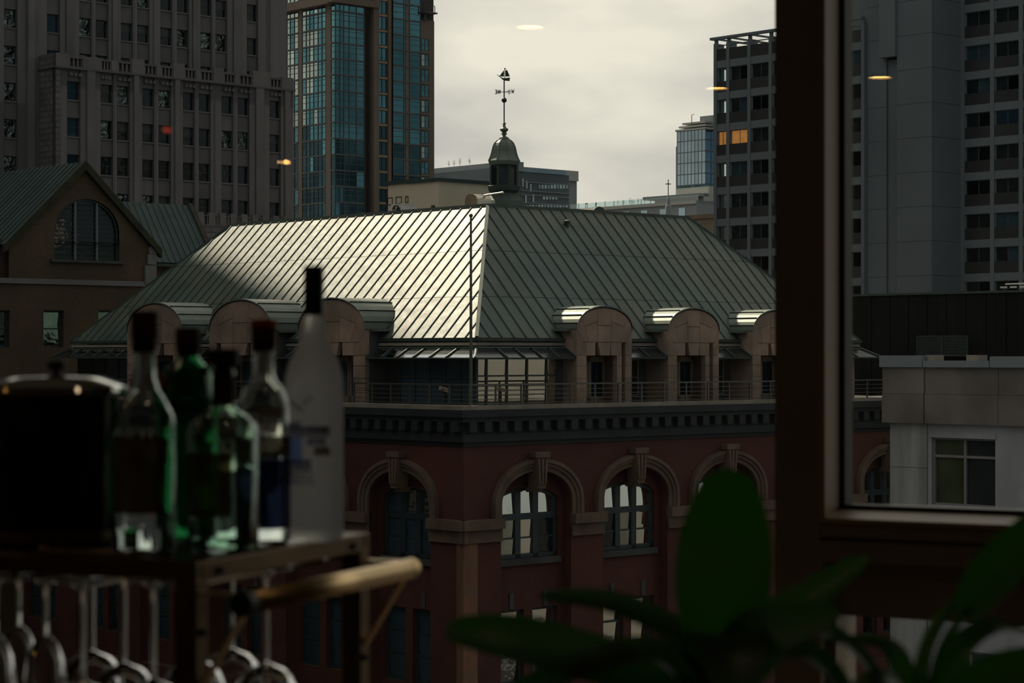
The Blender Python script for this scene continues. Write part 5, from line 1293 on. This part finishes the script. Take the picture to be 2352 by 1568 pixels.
# 2 green shouldered bottle behind
o = bottle('gin_bottle', 432, 2.55, 'dark green glass bottle with brown cork and red seal behind the clear ones', [(.030, 0), (.0335, .004), (.0335, .150), (.0350, .156), (.0350, .162), (.0300, .172), (.0290, .190), (.0250, .200), (.0150, .209), (.0125, .216), (.0135, .218), (.0135, .223)], 'glass_green',
       [('cork', [(.0105, .215), (.0150, .224), (.0150, .246), (.0135, .248)], 'cork')])
bm = MB(); bm.tube([(-.0285, -.012, .185), (-.0305, -.014, .185)], .009, 16); bm.build('seal', 'seal_red', o)
for k in range(8):
    a = k * PI / 4 + .2; MB().bar((.0305 * math.cos(a), .0305 * math.sin(a), .170), (.0262 * math.cos(a), .0262 * math.sin(a), .203), .006, .004).build('facet', 'glass_green', o)
# 3 broad pale green bottle with flat stopper
o = bottle('tequila_bottle', 513, 2.40, 'broad pale green glass bottle with flat black stopper on amber neck', [(.034, 0), (.0392, .005), (.0395, .128), (.0370, .140), (.0270, .149), (.0150, .156), (.0120, .166), (.0120, .192), (.0135, .194), (.0135, .200)], 'glass_pale_green',
       [('stopper', [(.0105, .190), (.0105, .204), (.0185, .205), (.0190, .220), (.0165, .223)], 'rubber_black')])
wrap(o, 'neck_label', 'label_amber', .0122, .160, .190, 0, 2 * PI, 24)
wrap(o, 'label', 'label_amber', .0397, .040, .110, FRONT - 1.2, FRONT + .35)
smooth_angle(MB().lathe([(.0355, .010), (.0355, .018), (.0005, .018)], 32).build('liquid', 'glass_pale_green', o))
# 4 round-shouldered bottle, red topped cork, navy lower label
o = bottle('whisky_bottle', 606, 2.50, 'round-shouldered bottle with red-topped cork and deep blue label beside the frosted one', [(.026, 0), (.0298, .004), (.0300, .150), (.0290, .162), (.0240, .176), (.0150, .186), (.0128, .194), (.0128, .222), (.0145, .224), (.0145, .229)], 'glass_clear',
       [('cork', [(.0105, .220), (.0135, .230), (.0145, .231), (.0145, .247)], 'cork'), ('cork_top', [(.0150, .247), (.0155, .248), (.0155, .255), (.0130, .257)], 'cork_red')])
wrap(o, 'label', 'label_navy', .0302, .018, .098, FRONT - 1.7, FRONT + 1.7, 24); wrap(o, 'label_band', 'label_brown', .0302, .099, .124, FRONT - 1.7, FRONT + 1.7, 24); wrap(o, 'shoulder_label', 'label_paper', .0303, .146, .158, FRONT - .1, FRONT + .9, 12)
# 5 frosted bottle
YV = 2.54; kv = YV / F
vprof = [(.028, 0), (.0335, .004), (.0342, .010), (.0342, .176), (.0332, .192), (.0290, .208), (.0215, .222), (.0150, .234), (.0122, .248), (.0115, .262), (.0115, .306)]
o = bottle('frosted_bottle', 721, YV, 'tall frosted white bottle with navy cap at the right end of the cart', vprof, 'frosted', [('cap', [(.0100, .262), (.0120, .263), (.0120, .318), (.0112, .320)], 'cap_navy'), ('cap_band', [(.0122, .300), (.0122, .306)], 'rubber_black')])
for (z0, z1, a0, a1, m) in ((.122, .134, -.9, .9, 'print_grey'), (.130, .139, -.75, -.1, 'print_grey'), (.128, .134, .2, .8, 'print_grey'), (.090, .122, -.9, -.05, 'print_blue'), (.082, .096, -.8, .25, 'print_grey'), (.112, .121, .1, .75, 'print_grey'), (.100, .110, .35, .9, 'label_white')):
    wrap(o, 'print', m, .0343, z0, z1, FRONT - .25 + a0, FRONT - .25 + a1, 12)
for (s, z) in ((-.75, .159), (-.55, .155), (-.2, .160), (-.05, .165), (-.35, .152)):
    a = FRONT + s; g_ = MB(); q = lambda an, zz: (.0345 * math.cos(an), .0345 * math.sin(an), zz)
    g_.bar(q(a - .09, z + .004), q(a, z), .0022, .0012); g_.bar(q(a, z), q(a + .10, z + .003), .0022, .0012); g_.build('bird_print', 'print_grey', o)
ST.update({'G': [((.6, .85), (.45, 1)), ((.45, 1), (.15, 1)), ((.15, 1), (0, .8)), ((0, .8), (0, .2)), ((0, .2), (.15, 0)), ((.15, 0), (.6, 0)), ((.6, 0), (.6, .45)), ((.6, .45), (.35, .45))],
           'R': [((0, 0), (0, 1)), ((0, 1), (.5, 1)), ((.5, 1), (.6, .75)), ((.6, .75), (.5, .5)), ((.5, .5), (0, .5)), ((.3, .5), (.6, 0))],
           'Y': [((0, 1), (.3, .5)), ((.6, 1), (.3, .5)), ((.3, .5), (.3, 0))], 'O': [((.15, 0), (.45, 0)), ((.45, 0), (.6, .25)), ((.6, .25), (.6, .75)), ((.6, .75), (.45, 1)), ((.45, 1), (.15, 1)), ((.15, 1), (0, .75)), ((0, .75), (0, .25)), ((0, .25), (.15, 0))]})
txt = 'GREY GOOSE'; hgt = .0115; adv = .0088; end_a = FRONT + .22
for i, ch in enumerate(txt):
    if ch == ' ': continue
    a_ = end_a - (len(txt) - i) * adv / .0345; m = MB()
    for (p, q) in ST[ch]:
        f_ = lambda t: (.0346 * math.cos(a_ + t[0] * hgt * .85 / .0345), .0346 * math.sin(a_ + t[0] * hgt * .85 / .0345), .0675 + t[1] * hgt)
        m.bar(f_(p), f_(q), .0028, .0008)
    m.build('letter', 'print_ink', o)
# lidded ice bucket
ib = empty('ice_bucket', (*((Vector(((130 - CX) / F * 2.48, 2.48)))), ZT)); tag(ib, 'black ice bucket with polished steel lid and knob at the left edge', 'ice bucket')
smooth_angle(MB().lathe([(.066, 0), (.069, .004), (.070, .150), (.071, .172), (.066, .172), (.064, .150), (.062, .008), (.001, .008)], 48).build('body', 'bucket_black', ib), 40)
smooth_angle(MB().lathe([(.072, .170), (.080, .171), (.0815, .175), (.080, .180), (.055, .1905), (.012, .193), (.001, .193)], 48).build('lid', 'chrome', ib), 30)
smooth_angle(MB().lathe([(.004, .190), (.004, .197), (.010, .200), (.011, .206), (.008, .210), (.001, .211)], 24).build('knob', 'rubber_black', ib), 40)
MB().lathe([(.0705, .006), (.0712, .008), (.0712, .016), (.0705, .018)], 48).build('foot_band', 'bronze', ib)
# brass tongs lying on the tray
tg = empty('ice_tongs', (*at(205, 1210, 2.34).xy, ZT)); tag(tg, 'slim brass ice tongs lying in front of the ice bucket', 'tongs')
for s in (-1, 1):
    t_ = MB(); t_.bar((-.045, .0 + s * .006, .006), (.03, s * .012, .004), .007, .003); t_.bar((.03, s * .012, .004), (.06, s * .008, .007), .009, .003); t_.build('arm', 'brass', tg)
MB().tube([(-.045, -.007, .006), (-.052, 0, .008), (-.045, .007, .006)], .003, 8).build('spring', 'brass', tg)

# stemware hanging under the cart -----------------------------------
def stem_glass(kind):
    if kind == 'flute': b_ = [(.0035, -.066), (.006, -.069), (.014, -.077), (.0205, -.093), (.0240, -.125), (.0245, -.150), (.0235, -.185), (.0215, -.215), (.0200, -.235)]
    else: b_ = [(.0035, -.110), (.009, -.113), (.020, -.117), (.0300, -.125), (.0365, -.139), (.0395, -.160), (.0385, -.184), (.0340, -.210), (.0310, -.220)]
    L_ = -b_[0][1]
    foot = [(.0005, 0), (.030, .0), (.0320, -.001), (.030, -.003), (.012, -.006), (.0045, -.012), (.0033, -.03), (.0031, -L_ + .02)]
    inn = [(r - .0012, z) for r, z in b_[1:]][::-1]
    return foot + b_ + inn + [(.0005, -L_ - .004)]
first = {}
for (kind, px, Y, lab) in (('flute', -12, 2.42, 'champagne flute hanging under the cart, cut off by the left picture edge'), ('flute', 42, 2.50, 'champagne flute hanging under the cart, second from the left'), ('flute', 104, 2.41, 'champagne flute hanging under the cart, third from the left and the tallest in view'),
                           ('wine', 190, 2.36, 'wine glass hanging under the cart, first right of the flutes'), ('wine', 212, 2.60, 'wine glass hanging under the cart, behind the first one right of the flutes'), ('wine', 285, 2.50, 'wine glass hanging under the cart, highest of the bowls'), ('wine', 352, 2.37, 'wine glass hanging under the cart, left of the near leg'),
                           ('wine', 446, 2.54, 'wine glass hanging under the cart, just behind the near leg'), ('wine', 532, 2.62, 'wine glass hanging under the cart, first right of the near leg'), ('wine', 612, 2.50, 'wine glass hanging under the cart, second right of the near leg')):
    nm = 'champagne_flute' if kind == 'flute' else 'wine_glass'
    p = Vector(((px - CX) / F * Y, Y))
    if kind not in first:
        g_ = MB().lathe(stem_glass(kind), 32, caps=False).build(nm, 'glass_wine'); smooth_angle(g_, 50); first[kind] = g_
    else:
        g_ = bpy.data.objects.new(nm, first[kind].data); COL.objects.link(g_)
    drop = {278: .010, 532: -.012, 612: -.006, 190: -.012, 178: -.004}.get(px, 0)
    g_.location = (p.x, p.y, ZT - .0265 - .0); g_.scale = (1, 1, 1 - drop * 0)
    tag(g_, lab, 'glass', 'stemware hanging under the cart')

# ------------------------------------------------------------------ plants
TZ = -.455
tb = empty('plant_table', (.27, 1.86, ZF)); tag(tb, 'small round black table under the potted plants, below the frame', 'table')
bev(MB().lathe([(.001, TZ - ZF - .025), (.24, TZ - ZF - .025), (.25, TZ - ZF - .018), (.25, TZ - ZF - .004), (.244, TZ - ZF), (.001, TZ - ZF)], 40).build('table_top', 'table_black', tb))
for k in range(3):
    a = k * 2 * PI / 3 + .5; MB().tube([(.15 * math.cos(a), .15 * math.sin(a), TZ - ZF - .02), (.22 * math.cos(a), .22 * math.sin(a), 0)], .012, 10).build('leg', 'table_black', tb)
def leaf(parent, pts, w, face=(0, -1, .25), fold=.18, tipw=.02, m='leaf_live', n=18, c=7, blunt=.5):
    """Strap-shaped leaf swept along points, folded along its midrib."""
    P = [Vector(p) for p in pts]
    def cr(t):
        x = t * (len(P) - 1); i = min(int(x), len(P) - 2); f = x - i
        a, b_, c_, d = P[max(i - 1, 0)], P[i], P[i + 1], P[min(i + 2, len(P) - 1)]
        return .5 * ((2 * b_) + (c_ - a) * f + (2 * a - 5 * b_ + 4 * c_ - d) * f * f + (3 * b_ - a - 3 * c_ + d) * f ** 3)
    mb = MB(); fn = Vector(face).normalized()
    for i in range(n + 1):
        t = i / n; p = cr(t); tg_ = (cr(min(t + .02, 1)) - cr(max(t - .02, 0))).normalized()
        side = tg_.cross(fn)
        if side.length < 1e-3: side = Vector((1, 0, 0))
        side.normalize(); nn = side.cross(tg_)
        ww_ = w / 2 * (math.sin(PI * min(1, (t * .95 + .05))) ** .46) * (1 if t < .999 else .05)
        ww_ = max(ww_, .0015)
        for j in range(c):
            q = (j / (c - 1)) * 2 - 1; mb.v.append(tuple(p + side * (q * ww_) + nn * (abs(q) ** 1.5 * ww_ * fold)))
    for i in range(n):
        for j in range(c - 1):
            a = i * c + j; mb.f.append((a, a + 1, a + c + 1, a + c))
    o = mb.build('leaf', m, parent, smooth=True); return o
def plant(px, Y, label, leaves):
    p = Vector(((px - CX) / F * Y, Y)); o = empty('potted_plant', (p.x, p.y, TZ)); tag(o, label, 'plant'); b0 = Vector((p.x, p.y, TZ))
    smooth_angle(MB().lathe([(.001, 0), (.045, 0), (.050, .004), (.062, .120), (.066, .122), (.066, .135), (.060, .135), (.056, .110), (.001, .110)], 36).build('pot', 'pot_clay', o), 40)
    MB().lathe([(.057, .105), (.05, .118), (.02, .122), (.001, .122)], 24).build('soil', 'soil', o)
    for (pts, w, face) in leaves: leaf(o, [at(x, y, Y + dy) - b0 for x, y, dy in pts], w / F * Y, face)
    return o
plant(1660, 1.90, 'potted orchid-like plant with one big upright green leaf before the mullion', [
    ([(1652, 1512, 0), (1657, 1366, .0), (1666, 1220, .02), (1672, 1074, .015)], 224, (0, -1, .1)),
    ([(1640, 1600, .01), (1585, 1480, .02), (1420, 1392, .04), (1236, 1368, .05)], 104, (.15, -.55, 1)),
    ([(1620, 1610, 0), (1420, 1535, -.02), (1180, 1470, -.03), (1022, 1446, -.02)], 136, (.25, -.9, .75)),
    ([(1670, 1600, .02), (1740, 1450, .05), (1860, 1370, .07), (1995, 1278, .09)], 92, (-.4, -.9, .5)),
    ([(1660, 1600, -.02), (1720, 1470, -.06), (1820, 1440, -.10), (1930, 1415, -.14)], 128, (-.1, -.9, .6)),
    ([(1650, 1600, -.02), (1655, 1470, -.06), (1680, 1480, -.12), (1690, 1620, -.16)], 170, (0, -.6, 1)),
    ([(1680, 1600, .02), (1800, 1440, .04), (1950, 1480, .05), (2070, 1640, .06)], 74, (.4, -.6, 1)),
    ([(1680, 1610, 0), (1790, 1490, .0), (1900, 1530, .0), (1990, 1680, .0)], 80, (.4, -.7, 1)),
    ([(1640, 1610, 0), (1500, 1500, -.01), (1300, 1545, -.03), (1100, 1640, -.04)], 110, (-.3, -.6, 1)),
    ([(1640, 1560, .03), (1608, 1450, .05), (1582, 1400, .07), (1562, 1372, .09)], 40, (-.6, -.5, .8)),
    ([(1650, 1600, .03), (1500, 1500, .08), (1400, 1500, .10), (1310, 1560, .1)], 70, (-.2, -.5, 1))])
plant(2140, 1.86, 'potted strap-leaved plant at the right edge, leaves arching out of frame', [
    ([(2215, 1415, 0), (2270, 1335, .0), (2345, 1255, .0), (2440, 1150, .0)], 120, (-.5, -.8, .3)),
    ([(2135, 1690, 0), (2145, 1560, .0), (2180, 1460, .0), (2235, 1390, .0)], 26, (-.5, -.8, .3)),
    ([(2120, 1690, 0), (2120, 1520, .02), (2190, 1390, .05), (2330, 1350, .08)], 40, (-.3, -.5, 1)),
    ([(2130, 1690, .0), (2080, 1560, .02), (2030, 1480, .03), (1880, 1470, .05)], 60, (-.2, -.4, 1)),
    ([(2150, 1690, -.02), (2240, 1590, -.04), (2330, 1545, -.06), (2460, 1510, -.08)], 120, (.2, -.9, .6)),
    ([(2120, 1690, 0), (2090, 1590, -.03), (2020, 1560, -.05), (1930, 1620, -.06)], 80, (-.3, -.6, 1)),
    ([(2150, 1690, .02), (2200, 1500, .05), (2280, 1440, .08), (2380, 1460, .1)], 60, (.3, -.5, 1))])
